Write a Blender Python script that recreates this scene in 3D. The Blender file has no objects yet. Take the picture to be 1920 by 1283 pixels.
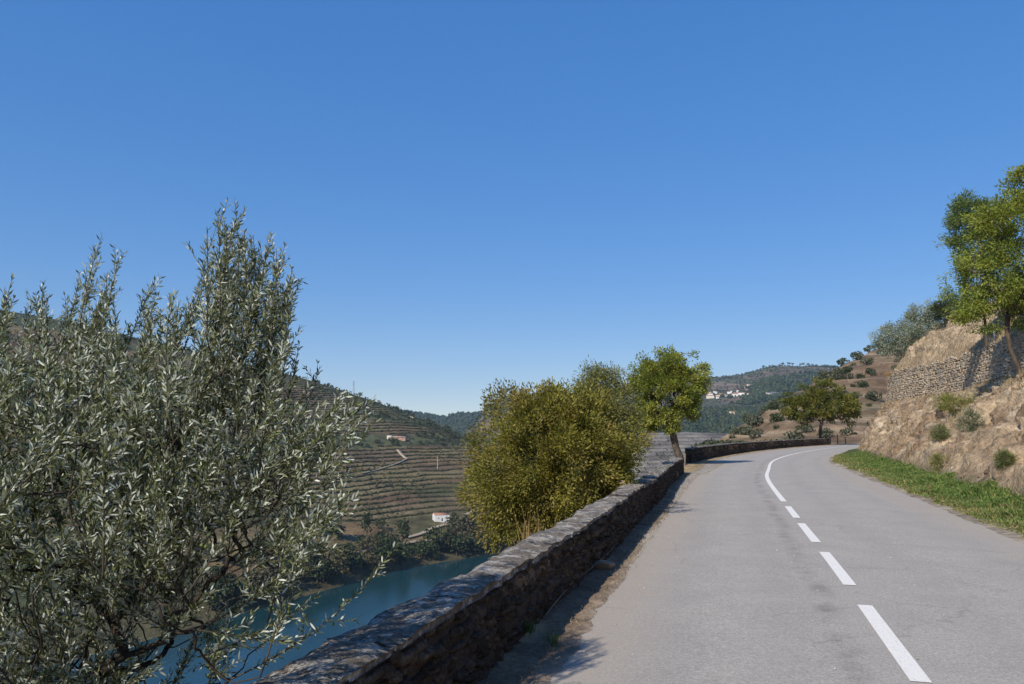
import bpy, math, random
import numpy as np
from mathutils import Vector, Matrix

# ------------------------------------------------------------------ camera, sky, sun, exposure
scene = bpy.context.scene
C = scene.collection
CAM_H = 1.75
PITCH = math.radians(6.55)
F = 1450.0                       # focal length in pixels of a 1920 px wide frame
cam_data = bpy.data.cameras.new("camera")
cam_data.sensor_width = 36.0
cam_data.lens = 36.0 * F / 1920.0
cam_data.clip_start = 0.05
cam_data.clip_end = 30000.0
cam = bpy.data.objects.new("camera", cam_data)
cam.location = (0, 0, CAM_H)
cam.rotation_euler = (math.pi / 2 + PITCH, 0, 0)
C.objects.link(cam)
scene.camera = cam

SUN_EL = math.radians(39.0)
SHADOW_AZ = math.radians(36.0)   # shadows fall this far right of straight ahead
sun_vec = Vector((-math.sin(SHADOW_AZ) * math.cos(SUN_EL), -math.cos(SHADOW_AZ) * math.cos(SUN_EL), math.sin(SUN_EL)))
world = bpy.data.worlds.new("World")
scene.world = world
world.use_nodes = True
wn = world.node_tree.nodes
sky = wn.new("ShaderNodeTexSky")
sky.sky_type = 'NISHITA'
sky.sun_disc = False
sky.sun_elevation = SUN_EL
sky.sun_rotation = math.pi + SHADOW_AZ
sky.altitude = 300.0
sky.air_density = 1.0
sky.dust_density = 0.0
sky.ozone_density = 8.0
bg = wn["Background"]
bg.inputs["Strength"].default_value = 0.12
# the camera's rendering of a clear sky: softer contrast between zenith and horizon, stronger blue (the whole dome alike)
gam = wn.new("ShaderNodeGamma"); gam.inputs["Gamma"].default_value = 0.4
hsv = wn.new("ShaderNodeHueSaturation"); hsv.inputs["Hue"].default_value = 0.518; hsv.inputs["Saturation"].default_value = 1.9; hsv.inputs["Value"].default_value = 2.75
world.node_tree.links.new(sky.outputs[0], gam.inputs["Color"])
world.node_tree.links.new(gam.outputs[0], hsv.inputs["Color"])
world.node_tree.links.new(hsv.outputs[0], bg.inputs["Color"])
sun_data = bpy.data.lights.new("sun", 'SUN')
sun_data.energy = 5.0
sun_data.angle = math.radians(0.53)
sun_data.color = (1.0, 0.925, 0.81)
sun = bpy.data.objects.new("sun", sun_data)
sun.rotation_euler = sun_vec.to_track_quat('Z', 'Y').to_euler()
sun.location = (-20, -20, 40)
C.objects.link(sun)
vs = scene.view_settings
vs.view_transform = 'Standard'
vs.look = 'None'
vs.exposure = 0.12
vs.gamma = 1.0
vs.use_curve_mapping = False
scene.cycles.use_denoising = True
scene.cycles.max_bounces = 6
scene.cycles.transparent_max_bounces = 8
scene.cycles.volume_bounces = 0

# ------------------------------------------------------------------ small tools
R = np.random.default_rng(7)
random.seed(7)


def ray(x, y):
    u = (x - 960.0) / F
    w = -(y - 641.5) / F
    d = np.array([u, math.cos(PITCH) - w * math.sin(PITCH), math.sin(PITCH) + w * math.cos(PITCH)])
    return d / d[1]


def at(x, y, depth):
    return np.array([0, 0, CAM_H]) + ray(x, y) * depth


def gnd(x, y, z=0.0):
    d = ray(x, y)
    return np.array([0, 0, CAM_H]) + d * ((z - CAM_H) / d[2])


def _hash(ix, iy, seed):
    h = (ix.astype(np.int64) * 374761393 + iy.astype(np.int64) * 668265263 + seed * 974634777) & 0xFFFFFFFF
    h = ((h ^ (h >> 13)) * 1274126177) & 0xFFFFFFFF
    h = h ^ (h >> 16)
    return (h & 0xFFFFFF) / float(0xFFFFFF)


def vnoise(x, y, seed=0):
    x = np.asarray(x, float); y = np.asarray(y, float)
    ix = np.floor(x); iy = np.floor(y)
    fx = x - ix; fy = y - iy
    fx = fx * fx * (3 - 2 * fx); fy = fy * fy * (3 - 2 * fy)
    a = _hash(ix, iy, seed); b = _hash(ix + 1, iy, seed)
    c = _hash(ix, iy + 1, seed); d = _hash(ix + 1, iy + 1, seed)
    return (a * (1 - fx) + b * fx) * (1 - fy) + (c * (1 - fx) + d * fx) * fy


def fbm(x, y, seed=0, octaves=4, gain=0.5):
    x = np.asarray(x, float); y = np.asarray(y, float)
    s = np.zeros(np.broadcast(x, y).shape); a = 1.0; t = 0.0
    for o in range(octaves):
        s = s + a * (vnoise(x, y, seed + o * 17) * 2 - 1); t += a
        a *= gain; x = x * 2.03 + 5.1; y = y * 2.03 + 1.7
    return s / t


def smooth01(a, b, x):
    t = np.clip((np.asarray(x, float) - a) / (b - a), 0, 1)
    return t * t * (3 - 2 * t)


def make_mesh(name, V, faces, mat=None, col=None, uv=None, smooth=False):
    """faces: one (m,k) array or a list of such arrays"""
    V = np.asarray(V, np.float32).reshape(-1, 3)
    if isinstance(faces, np.ndarray):
        faces = [faces]
    faces = [np.asarray(f, np.int32) for f in faces if len(f)]
    me = bpy.data.meshes.new(name)
    me.vertices.add(len(V)); me.vertices.foreach_set("co", V.ravel())
    nl = sum(f.size for f in faces); npoly = sum(len(f) for f in faces)
    loops = np.concatenate([f.ravel() for f in faces])
    tot = np.concatenate([np.full(len(f), f.shape[1], np.int32) for f in faces])
    start = np.concatenate([[0], np.cumsum(tot)[:-1]]).astype(np.int32)
    me.loops.add(nl); me.loops.foreach_set("vertex_index", loops)
    me.polygons.add(npoly)
    me.polygons.foreach_set("loop_start", start)
    if smooth:
        me.polygons.foreach_set("use_smooth", np.ones(npoly, bool))
    me.update(calc_edges=True)
    if col is not None:
        a = me.color_attributes.new("col", 'FLOAT_COLOR', 'POINT')
        cc = np.ones((len(V), 4), np.float32); cc[:, :3] = col
        a.data.foreach_set("color", cc.ravel())
    if uv is not None:
        ul = me.uv_layers.new(name="UVMap")
        ul.data.foreach_set("uv", np.asarray(uv, np.float32)[loops].ravel())
    if mat is not None:
        me.materials.append(mat)
    return me


def link(name, me, parent=None, loc=(0, 0, 0)):
    o = bpy.data.objects.new(name, me)
    C.objects.link(o)
    o.location = loc
    if parent is not None:
        o.parent = parent
    return o


def tag(o, label=None, cat=None, group=None, kind=None):
    if label: o["label"] = label
    if cat: o["category"] = cat
    if group: o["group"] = group
    if kind: o["kind"] = kind
    return o


def thing(name, label, cat, loc=(0, 0, 0), group=None):
    return tag(link(name, None, None, tuple(float(c) for c in loc)), label, cat, group)


def copy_thing(src, loc, rz=0.0, scale=1.0, label=None):
    r = src.copy(); C.objects.link(r)
    r.location = tuple(float(c) for c in loc); r.rotation_euler = (0, 0, rz)
    r.scale = (scale, scale, scale) if not isinstance(scale, tuple) else scale
    if label: r["label"] = label
    for ch in list(src.children):
        c = ch.copy(); C.objects.link(c); c.parent = r
        for g in list(ch.children):
            d = g.copy(); C.objects.link(d); d.parent = c
    return r


def grid_faces(nu, nv, wrap=False):
    i = np.arange(nu - 1)[:, None]; j = np.arange(nv - 1)[None, :]
    a = (i * nv + j).ravel()
    return np.stack([a, a + nv, a + nv + 1, a + 1], 1)


def box_geo(x0, x1, y0, y1, z0, z1):
    V = np.array([[x0, y0, z0], [x1, y0, z0], [x1, y1, z0], [x0, y1, z0], [x0, y0, z1], [x1, y0, z1], [x1, y1, z1], [x0, y1, z1]], float)
    Fq = np.array([[0, 3, 2, 1], [4, 5, 6, 7], [0, 1, 5, 4], [1, 2, 6, 5], [2, 3, 7, 6], [3, 0, 4, 7]])
    return V, Fq


def join_geo(parts):
    Vs, Fs, n = [], [], 0
    for V, Fc in parts:
        Vs.append(np.asarray(V, float)); Fs.append(np.asarray(Fc) + n); n += len(V)
    return np.concatenate(Vs), np.concatenate(Fs)


def tube_geo(P, r, sides=6):
    """closed tapering tube along P with radii r -> V, quads"""
    P = np.asarray(P, float); n = len(P)
    r = np.broadcast_to(np.asarray(r, float), (n,))
    T = np.gradient(P, axis=0); T /= np.linalg.norm(T, axis=1)[:, None] + 1e-9
    up = np.array([0.31, 0.17, 0.93]); up /= np.linalg.norm(up)
    A = np.cross(T, up); bad = np.linalg.norm(A, axis=1) < 1e-3
    A[bad] = np.cross(T[bad], [1, 0, 0]); A /= np.linalg.norm(A, axis=1)[:, None]
    B = np.cross(T, A)
    ang = np.arange(sides) / sides * 2 * math.pi
    V = P[:, None, :] + r[:, None, None] * (A[:, None, :] * np.cos(ang)[None, :, None] + B[:, None, :] * np.sin(ang)[None, :, None])
    V = V.reshape(-1, 3)
    i = np.arange(n - 1)[:, None] * sides; j = np.arange(sides)[None, :]; k = (j + 1) % sides
    Fq = np.stack([(i + j).ravel(), (i + k).ravel(), (i + sides + k).ravel(), (i + sides + j).ravel()], 1)
    return V, Fq


def catmull(P, n):
    P = np.asarray(P, float); k = len(P)
    Q = np.concatenate([[2 * P[0] - P[1]], P, [2 * P[-1] - P[-2]]])
    t = np.linspace(0, k - 1, n); i = np.minimum(t.astype(int), k - 2); f = (t - i)
    sh = (n,) + (1,) * (P.ndim - 1); f = f.reshape(sh)
    p0, p1, p2, p3 = Q[i], Q[i + 1], Q[i + 2], Q[i + 3]
    return 0.5 * (2 * p1 + (p2 - p0) * f + (2 * p0 - 5 * p1 + 4 * p2 - p3) * f ** 2 + (3 * p1 - p0 - 3 * p2 + p3) * f ** 3)


def loft(ctrl, nu, nv):
    g = catmull(np.asarray(ctrl, float), nu)                       # along u
    return np.swapaxes(catmull(np.swapaxes(g, 0, 1), nv), 0, 1)     # along v


# ------------------------------------------------------------------ materials
def nodes_of(m):
    m.use_nodes = True
    return m.node_tree, m.node_tree.nodes, m.node_tree.links, m.node_tree.nodes["Principled BSDF"]


def tex_noise(nt, scale, detail=6, rough=0.6, vec=None):
    n = nt.nodes.new("ShaderNodeTexNoise")
    n.inputs["Scale"].default_value = scale; n.inputs["Detail"].default_value = detail; n.inputs["Roughness"].default_value = rough
    if vec is not None: nt.links.new(vec, n.inputs["Vector"])
    return n


def ramp(nt, fac, stops):
    r = nt.nodes.new("ShaderNodeValToRGB")
    e = r.color_ramp.elements
    while len(e) < len(stops): e.new(0.5)
    for el, (p, c) in zip(e, stops):
        el.position = p
        el.color = (c[0], c[1], c[2], 1) if not isinstance(c, (int, float)) else (c, c, c, 1)
    nt.links.new(fac, r.inputs[0])
    return r


def mix(nt, a, b, fac, mode='MIX'):
    m = nt.nodes.new("ShaderNodeMix"); m.data_type = 'RGBA'; m.blend_type = mode
    for sock, v in ((m.inputs[6], a), (m.inputs[7], b), (m.inputs[0], fac)):
        if hasattr(v, "is_output"): nt.links.new(v, sock)
        elif isinstance(v, (int, float)): sock.default_value = v if sock == m.inputs[0] else (v, v, v, 1)
        else: sock.default_value = (v[0], v[1], v[2], 1)
    return m.outputs[2]


def bump(nt, height, strength, dist, bsdf):
    b = nt.nodes.new("ShaderNodeBump")
    b.inputs["Strength"].default_value = strength; b.inputs["Distance"].default_value = dist
    nt.links.new(height, b.inputs["Height"]); nt.links.new(b.outputs[0], bsdf.inputs["Normal"])
    return b


def obj_coord(nt, which="Object"):
    return nt.nodes.new("ShaderNodeTexCoord").outputs[which]


def world_pos(nt):
    return nt.nodes.new("ShaderNodeNewGeometry").outputs["Position"]


def rand_value(nt, lo, hi):
    oi = nt.nodes.new("ShaderNodeObjectInfo")
    mr = nt.nodes.new("ShaderNodeMapRange")
    mr.inputs[3].default_value = lo; mr.inputs[4].default_value = hi
    nt.links.new(oi.outputs["Random"], mr.inputs[0])
    return mr.outputs[0]


def mat_leaf(name, rough=0.45, trans=0.3, spec=0.4):
    m = bpy.data.materials.new(name)
    nt, N, L, b = nodes_of(m)
    a = N.new("ShaderNodeAttribute"); a.attribute_name = "col"
    L.new(a.outputs["Color"], b.inputs["Base Color"])
    b.inputs["Roughness"].default_value = rough
    b.inputs["Specular IOR Level"].default_value = spec
    t = N.new("ShaderNodeBsdfTranslucent")
    tc = mix(nt, a.outputs["Color"], (1.2, 1.25, 0.5), 1.0, 'MULTIPLY')
    L.new(tc, t.inputs["Color"])
    ms = N.new("ShaderNodeMixShader"); ms.inputs[0].default_value = trans
    L.new(b.outputs[0], ms.inputs[1]); L.new(t.outputs[0], ms.inputs[2])
    L.new(ms.outputs[0], N["Material Output"].inputs["Surface"])
    return m


def mat_terrain(name, scale_fine, bump_d, scale_mid=None, rough=0.95, spec=0.1, var=0.35, strength=0.8):
    """vertex colour 'col' times procedural mottling"""
    m = bpy.data.materials.new(name)
    nt, N, L, b = nodes_of(m)
    a = N.new("ShaderNodeAttribute"); a.attribute_name = "col"
    p = world_pos(nt)
    n1 = tex_noise(nt, scale_fine, 8, 0.65, p)
    r1 = ramp(nt, n1.outputs["Fac"], [(0.25, 1 - var), (0.75, 1 + var)])
    c = mix(nt, a.outputs["Color"], r1.outputs[0], 1.0, 'MULTIPLY')
    if scale_mid:
        n2 = tex_noise(nt, scale_mid, 5, 0.6, p)
        r2 = ramp(nt, n2.outputs["Fac"], [(0.3, 1 - var * .8), (0.7, 1 + var * .8)])
        c = mix(nt, c, r2.outputs[0], 1.0, 'MULTIPLY')
    L.new(c, b.inputs["Base Color"])
    b.inputs["Roughness"].default_value = rough; b.inputs["Specular IOR Level"].default_value = spec
    bump(nt, n1.outputs["Fac"], strength, bump_d, b)
    return m


def mat_bark(name, c0, c1, scale=9.0):
    m = bpy.data.materials.new(name)
    nt, N, L, b = nodes_of(m)
    mp = N.new("ShaderNodeMapping"); mp.inputs["Scale"].default_value = (1, 1, 0.25)
    L.new(obj_coord(nt), mp.inputs["Vector"])
    n = tex_noise(nt, scale, 8, 0.7, mp.outputs[0])
    r = ramp(nt, n.outputs["Fac"], [(0.3, c0), (0.7, c1)])
    L.new(r.outputs[0], b.inputs["Base Color"])
    b.inputs["Roughness"].default_value = 0.9; b.inputs["Specular IOR Level"].default_value = 0.15
    bump(nt, n.outputs["Fac"], 0.9, 0.03, b)
    return m


def mat_rubble(name, cols, fine=22.0, lichen=None, var=.45):
    m = bpy.data.materials.new(name)
    nt, N, L, b = nodes_of(m)
    p = world_pos(nt)
    n = tex_noise(nt, fine, 8, 0.7, p)
    r = ramp(nt, n.outputs["Fac"], [(0.28, cols[0]), (0.5, cols[1]), (0.74, cols[2])])
    rv = rand_value(nt, 0.0, 1.0)
    ri = N.new("ShaderNodeNewGeometry").outputs["Random Per Island"]
    ad = N.new("ShaderNodeMath"); ad.operation = 'ADD'; L.new(rv, ad.inputs[0]); L.new(ri, ad.inputs[1])
    fr_ = N.new("ShaderNodeMath"); fr_.operation = 'FRACT'; L.new(ad.outputs[0], fr_.inputs[0])
    mr_ = N.new("ShaderNodeMapRange"); L.new(fr_.outputs[0], mr_.inputs[0])
    mr_.inputs[3].default_value = 1 - var; mr_.inputs[4].default_value = 1 + var
    rv = mr_.outputs[0]
    c = mix(nt, r.outputs[0], rv, 1.0, 'MULTIPLY')
    n4 = tex_noise(nt, 2.3, 4, 0.6, p)
    tint = ramp(nt, n4.outputs["Fac"], [(0.35, (1.05, 0.92, 0.78)), (0.65, (0.92, 1.0, 1.08))])
    c = mix(nt, c, tint.outputs[0], 0.8, 'MULTIPLY')
    if lichen:
        n2 = tex_noise(nt, 7.0, 10, 0.75, p)
        f = ramp(nt, n2.outputs["Fac"], [(0.49, 0.0), (0.57, 1.0)])
        n3 = tex_noise(nt, 60.0, 4, 0.7, p)
        f2 = ramp(nt, n3.outputs["Fac"], [(0.35, 0.15), (0.6, 0.9)])
        ff = mix(nt, f.outputs[0], f2.outputs[0], 1.0, 'MULTIPLY')
        c = mix(nt, c, lichen, ff)
        n5 = tex_noise(nt, 4.0, 8, 0.8, p)
        f5 = ramp(nt, n5.outputs["Fac"], [(0.56, 0.0), (0.66, 0.8)])
        c = mix(nt, c, (0.045, 0.04, 0.035), f5.outputs[0])
    L.new(c, b.inputs["Base Color"])
    b.inputs["Roughness"].default_value = 0.95; b.inputs["Specular IOR Level"].default_value = 0.12
    bump(nt, n.outputs["Fac"], 0.9, 0.02, b)
    return m


def mat_plain(name, c, rough=0.8, var=0.15, scale=3.0, spec=0.2):
    m = bpy.data.materials.new(name)
    nt, N, L, b = nodes_of(m)
    n = tex_noise(nt, scale, 6, 0.65, obj_coord(nt))
    r = ramp(nt, n.outputs["Fac"], [(0.3, tuple(x * (1 - var) for x in c)), (0.7, tuple(min(1, x * (1 + var)) for x in c))])
    L.new(r.outputs[0], b.inputs["Base Color"])
    b.inputs["Roughness"].default_value = rough; b.inputs["Specular IOR Level"].default_value = spec
    return m


M_LEAF = mat_leaf("foliage_leaf", 0.5, 0.4, 0.3)
M_OLIVE = mat_leaf("olive_leaf", 0.42, 0.24, 0.38)
M_FAR_LEAF = mat_leaf("far_foliage", 0.7, 0.1, 0.1)
M_GRASS = mat_leaf("grass_blade", 0.6, 0.35, 0.2)
M_BARK = mat_bark("bark_grey_brown", (0.035, 0.026, 0.02), (0.16, 0.125, 0.095))
M_OLIVE_BARK = mat_bark("bark_olive", (0.018, 0.014, 0.01), (0.075, 0.06, 0.046))
M_HILL = mat_terrain("vineyard_hillside", 0.55, 0.7, 0.07, var=0.5)
M_FAR = mat_terrain("far_hillside", 0.05, 4.0, 0.012, var=0.5)
M_SPUR = mat_terrain("dry_hillside", 0.8, 0.4, 0.12, var=0.45)
M_BANK = mat_terrain("dry_earth_bank", 7.0, 0.2, 1.1, var=0.5, strength=1.0)
M_DIRT = mat_terrain("dirt_verge", 16.0, 0.03, 2.5, var=0.4)
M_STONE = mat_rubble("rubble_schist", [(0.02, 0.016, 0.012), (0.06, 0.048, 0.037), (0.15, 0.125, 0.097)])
M_COPING = mat_rubble("lichen_coping", [(0.065, 0.056, 0.046), (0.15, 0.131, 0.11), (0.26, 0.235, 0.2)], 24.0, lichen=(0.5, 0.465, 0.405), var=.15)
M_DRYSTONE = mat_rubble("drystone_schist", [(0.24, 0.185, 0.128), (0.38, 0.305, 0.218), (0.50, 0.415, 0.31)], 9.0, var=.28)
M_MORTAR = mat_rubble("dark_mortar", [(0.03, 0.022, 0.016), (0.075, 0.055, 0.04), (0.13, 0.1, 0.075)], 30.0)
M_ROCK = mat_rubble("bank_rock", [(0.12, 0.085, 0.055), (0.27, 0.2, 0.135), (0.42, 0.33, 0.24)], 7.0)
M_WHITE_WALL = mat_plain("whitewash", (0.7, 0.69, 0.66), 0.9, 0.06, 0.8)
M_CREAM_WALL = mat_plain("cream_plaster", (0.62, 0.54, 0.43), 0.9, 0.1, 0.8)
M_PINK_WALL = mat_plain("pink_plaster", (0.38, 0.24, 0.19), 0.9, 0.1, 0.8)
M_ROOF = mat_plain("terracotta_roof", (0.34, 0.17, 0.105), 0.9, 0.25, 2.0)
M_GREY_ROOF = mat_plain("slate_roof", (0.16, 0.17, 0.2), 0.8, 0.2, 2.0)
M_GLASS = mat_plain("dark_window", (0.03, 0.035, 0.045), 0.25, 0.1, 1.0, 0.5)
M_WOOD = mat_plain("grey_wood", (0.17, 0.14, 0.11), 0.9, 0.3, 8.0)
M_STEEL = mat_plain("galvanised_steel", (0.32, 0.34, 0.36), 0.5, 0.1, 1.0)
M_PALE_POST = mat_plain("pale_concrete_post", (0.6, 0.58, 0.54), 0.9, 0.15, 8.0)
M_PATH = mat_plain("pale_track", (0.34, 0.28, 0.2), 0.95, 0.15, 0.3)


def mat_asphalt():
    m = bpy.data.materials.new("worn_asphalt")
    nt, N, L, b = nodes_of(m)
    p = world_pos(nt)
    fine = tex_noise(nt, 90.0, 3, 0.8, p)
    r = ramp(nt, fine.outputs["Fac"], [(0.22, (0.17, 0.157, 0.136)), (0.5, (0.347, 0.318, 0.278)), (0.78, (0.545, 0.5, 0.438))])
    spk = tex_noise(nt, 34.0, 3, 0.7, p)
    rs_ = ramp(nt, spk.outputs["Fac"], [(0.3, 0.8), (0.7, 1.2)])
    mid = tex_noise(nt, 1.1, 7, 0.65, p)
    r2 = ramp(nt, mid.outputs["Fac"], [(0.3, (0.92, 0.92, 0.93)), (0.7, (1.07, 1.06, 1.05))])
    c = mix(nt, r.outputs[0], r2.outputs[0], 1.0, 'MULTIPLY')
    c = mix(nt, c, rs_.outputs[0], 1.0, 'MULTIPLY')
    # along-road wear from the road's own coordinates: u = metres along, v = metres right of the line
    uv = N.new("ShaderNodeUVMap"); uv.uv_map = "UVMap"
    sp = N.new("ShaderNodeSeparateXYZ"); L.new(uv.outputs[0], sp.inputs[0])
    wob = N.new("ShaderNodeMath"); wob.operation = 'MULTIPLY_ADD'
    wn_ = tex_noise(nt, 0.55, 5, 0.6, p)
    L.new(wn_.outputs["Fac"], wob.inputs[0]); wob.inputs[1].default_value = 0.5
    L.new(sp.outputs[1], wob.inputs[2])                                    # v + 0.5*noise

    def band(center, half, src):
        s = N.new("ShaderNodeMath"); s.operation = 'SUBTRACT'; L.new(src, s.inputs[0]); s.inputs[1].default_value = center
        a = N.new("ShaderNodeMath"); a.operation = 'ABSOLUTE'; L.new(s.outputs[0], a.inputs[0])
        mr = N.new("ShaderNodeMapRange"); mr.interpolation_type = 'SMOOTHSTEP'
        mr.inputs[1].default_value = 0; mr.inputs[2].default_value = half; mr.inputs[3].default_value = 1; mr.inputs[4].default_value = 0
        L.new(a.outputs[0], mr.inputs[0])
        return mr.outputs[0]
    patch = tex_noise(nt, 1.6, 8, 0.75, p)
    pf = ramp(nt, patch.outputs["Fac"], [(0.42, 0.0), (0.62, 1.0)])
    joint = mix(nt, band(-0.12, 0.2, wob.outputs[0]), pf.outputs[0], 1.0, 'MULTIPLY')
    jm = N.new("ShaderNodeMath"); jm.operation = 'MULTIPLY'; L.new(joint, jm.inputs[0]); jm.inputs[1].default_value = 0.42
    c = mix(nt, c, (0.075, 0.07, 0.066), jm.outputs[0])
    # dusty edges
    dusty = tex_noise(nt, 3.0, 7, 0.7, p)
    for centre, half in ((-2.2, 0.75), (3.4, 0.9)):
        d = mix(nt, band(centre, half, wob.outputs[0]), dusty.outputs["Fac"], 1.0, 'MULTIPLY')
        c = mix(nt, c, (0.36, 0.3, 0.235), d)
    # wheel tracks, polished a little darker
    for centre in (-1.85, -.75, 0.95, 2.3):
        tm = N.new("ShaderNodeMath"); tm.operation = 'MULTIPLY'; L.new(band(centre + .25, .42, wob.outputs[0]), tm.inputs[0]); tm.inputs[1].default_value = .09
        c = mix(nt, c, (0.17, 0.155, 0.145), tm.outputs[0])
    # thin dark cracks
    vo = N.new("ShaderNodeTexVoronoi"); vo.feature = 'DISTANCE_TO_EDGE'; vo.inputs["Scale"].default_value = 0.35
    wv = tex_noise(nt, 1.2, 6, 0.7, p)
    wp = mix(nt, p, wv.outputs["Color"], 0.25, 'LINEAR_LIGHT')
    L.new(wp, vo.inputs["Vector"])
    cr = ramp(nt, vo.outputs["Distance"], [(0.0, 0.4), (0.006, 0.0)])
    cm = mix(nt, cr.outputs[0], pf.outputs[0], 1.0, 'MULTIPLY')
    c = mix(nt, c, (0.06, 0.055, 0.05), cm)
    L.new(c, b.inputs["Base Color"])
    b.inputs["Roughness"].default_value = 0.85; b.inputs["Specular IOR Level"].default_value = 0.25
    bump(nt, fine.outputs["Fac"], 0.6, 0.006, b)
    return m


def mat_paint():
    m = bpy.data.materials.new("road_paint")
    nt, N, L, b = nodes_of(m)
    p = world_pos(nt)
    n = tex_noise(nt, 70.0, 6, 0.75, p)
    r = ramp(nt, n.outputs["Fac"], [(0.34, (0.36, 0.335, 0.30)), (0.44, (0.74, 0.70, 0.63)), (0.8, (0.83, 0.80, 0.73))])
    L.new(r.outputs[0], b.inputs["Base Color"])
    b.inputs["Roughness"].default_value = 0.7
    bump(nt, n.outputs["Fac"], 0.4, 0.004, b)
    return m


def mat_water():
    m = bpy.data.materials.new("river_water")
    nt, N, L, b = nodes_of(m)
    p = world_pos(nt)
    b.inputs["Base Color"].default_value = (0.007, 0.036, 0.043, 1)
    b.inputs["Roughness"].default_value = 0.12
    b.inputs["IOR"].default_value = 1.33
    mp = N.new("ShaderNodeMapping"); mp.inputs["Scale"].default_value = (0.5, 0.2, 1); mp.inputs["Rotation"].default_value = (0, 0, 0.46)
    L.new(p, mp.inputs["Vector"])
    n = tex_noise(nt, 0.9, 6, 0.6, mp.outputs[0])
    mp2 = N.new("ShaderNodeMapping"); mp2.inputs["Scale"].default_value = (0.03, 0.004, 1); mp2.inputs["Rotation"].default_value = (0, 0, 0.5)
    L.new(p, mp2.inputs["Vector"])
    n2 = tex_noise(nt, 1.0, 5, 0.6, mp2.outputs[0])
    rr2 = ramp(nt, n2.outputs["Fac"], [(0.35, 0.05), (0.65, 0.3)])
    L.new(rr2.outputs[0], b.inputs["Roughness"])
    bump(nt, n.outputs["Fac"], 0.35, 0.16, b)
    return m


M_ASPHALT = mat_asphalt()
M_PAINT = mat_paint()
M_WATER = mat_water()

# ------------------------------------------------------------------ the road's centre line
way = [gnd(1720, 1270), gnd(1570, 1067), gnd(1485, 960), gnd(1440, 900)]
d0 = (way[1] - way[0]) / np.linalg.norm(way[1] - way[0])
way = [way[0] - d0 * k for k in (36, 24, 12)] + way + [np.array(p, float) for p in
      ((11.6, 35.4, 0), (15.6, 46.5, 0), (21.5, 59.5, 0), (29.4, 74.5, 0), (38.6, 89.5, 0), (49.5, 104.0, 0), (62.5, 117.0, 0), (78, 127, 0), (96, 134, 0), (116, 138, 0))]
way = np.array(way)
cl = catmull(way, 1400)
cl[:, 2] = 0
cl_s = np.concatenate([[0], np.cumsum(np.linalg.norm(np.diff(cl, axis=0), axis=1))])
i0 = np.argmin(np.abs(cl[:, 1]))
cl_s -= cl_s[i0]                                  # s = 0 beside the camera
ct = np.gradient(cl, axis=0)
k = np.ones(61) / 61
ct = np.stack([np.convolve(np.pad(ct[:, a], 30, mode='edge'), k, 'valid') for a in range(3)], 1)
ct /= np.linalg.norm(ct, axis=1)[:, None]


def road_pt(s, t, z=0.0):
    """world point s metres along the road, t metres right of its centre line"""
    s = np.asarray(s, float); t = np.asarray(t, float)
    x = np.interp(s, cl_s, cl[:, 0]); y = np.interp(s, cl_s, cl[:, 1])
    tx = np.interp(s, cl_s, ct[:, 0]); ty = np.interp(s, cl_s, ct[:, 1])
    z = np.broadcast_to(np.asarray(z, float), np.broadcast(s, t).shape)
    return np.stack(np.broadcast_arrays(x + ty * t, y - tx * t, z), -1)


def road_st(p):
    i = np.argmin((cl[:, 0] - p[0]) ** 2 + (cl[:, 1] - p[1]) ** 2)
    d = np.array([p[0] - cl[i, 0], p[1] - cl[i, 1]])
    return cl_s[i], d[0] * ct[i, 1] - d[1] * ct[i, 0]


S_MAX = cl_s[-1]


def wall_t(s):                # road-side face of the parapets
    return np.interp(s, [0, 20, 34, 44, 60, 115], [-2.97, -3.0, -3.3, -4.1, -4.2, -4.3])


def edge_l(s):                # left edge of the asphalt
    return np.interp(s, [5, 11, 20, 36, 46, 110], [-2.46, -2.62, -2.72, -3.02, -3.4, -3.8])


def edge_r(s):                # right edge of the asphalt
    return np.interp(s, [5, 13, 21, 29, 40, 51, 60], [3.0, 3.1, 3.4, 3.6, 3.3, 2.85, 2.8])

# ------------------------------------------------------------------ ground, river
def disc(rad, z, n=96):
    a = np.arange(n) / n * 2 * math.pi
    V = np.concatenate([[[0, 0, z]], np.stack([np.cos(a) * rad, np.sin(a) * rad, np.full(n, z)], 1)])
    f = np.stack([np.zeros(n, int), 1 + np.arange(n), 1 + (np.arange(n) + 1) % n], 1)
    return V, f


V, f = disc(5200, -90)
tag(link("ground", make_mesh("ground", V, f, M_FAR, np.full((len(V), 3), (0.09, 0.085, 0.05)))), kind="structure")
V, f = box_geo(-1500, 1600, -1500, 1150, -81.0, -80.0)
tag(link("river", make_mesh("river", V[4:], np.array([[0, 1, 2, 3]]), M_WATER)), kind="structure")

# road sheet
ss = np.arange(-30, S_MAX - 1, 0.5)
tt = np.array([-4.0, -2.6, -1.2, 0, 1.2, 2.4, 3.2, 3.9])
S, T = np.meshgrid(ss, tt, indexing='ij')
V = road_pt(S, T, 0.0)
V[..., 2] = 0.0 - 0.012 * np.abs(T)
tag(link("road", make_mesh("road", V.reshape(-1, 3), grid_faces(len(ss), len(tt))[:, ::-1], M_ASPHALT, uv=np.stack([S.ravel(), T.ravel()], 1))), kind="structure")


def ribbon(s0, s1, t0, t1, z, step=0.4):
    n = max(2, int((s1 - s0) / step) + 1)
    s = np.linspace(s0, s1, n)
    S, T = np.meshgrid(s, np.array([t0, t1]), indexing='ij')
    return road_pt(S, T, z).reshape(-1, 3), grid_faces(n, 2)[:, ::-1]


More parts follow.
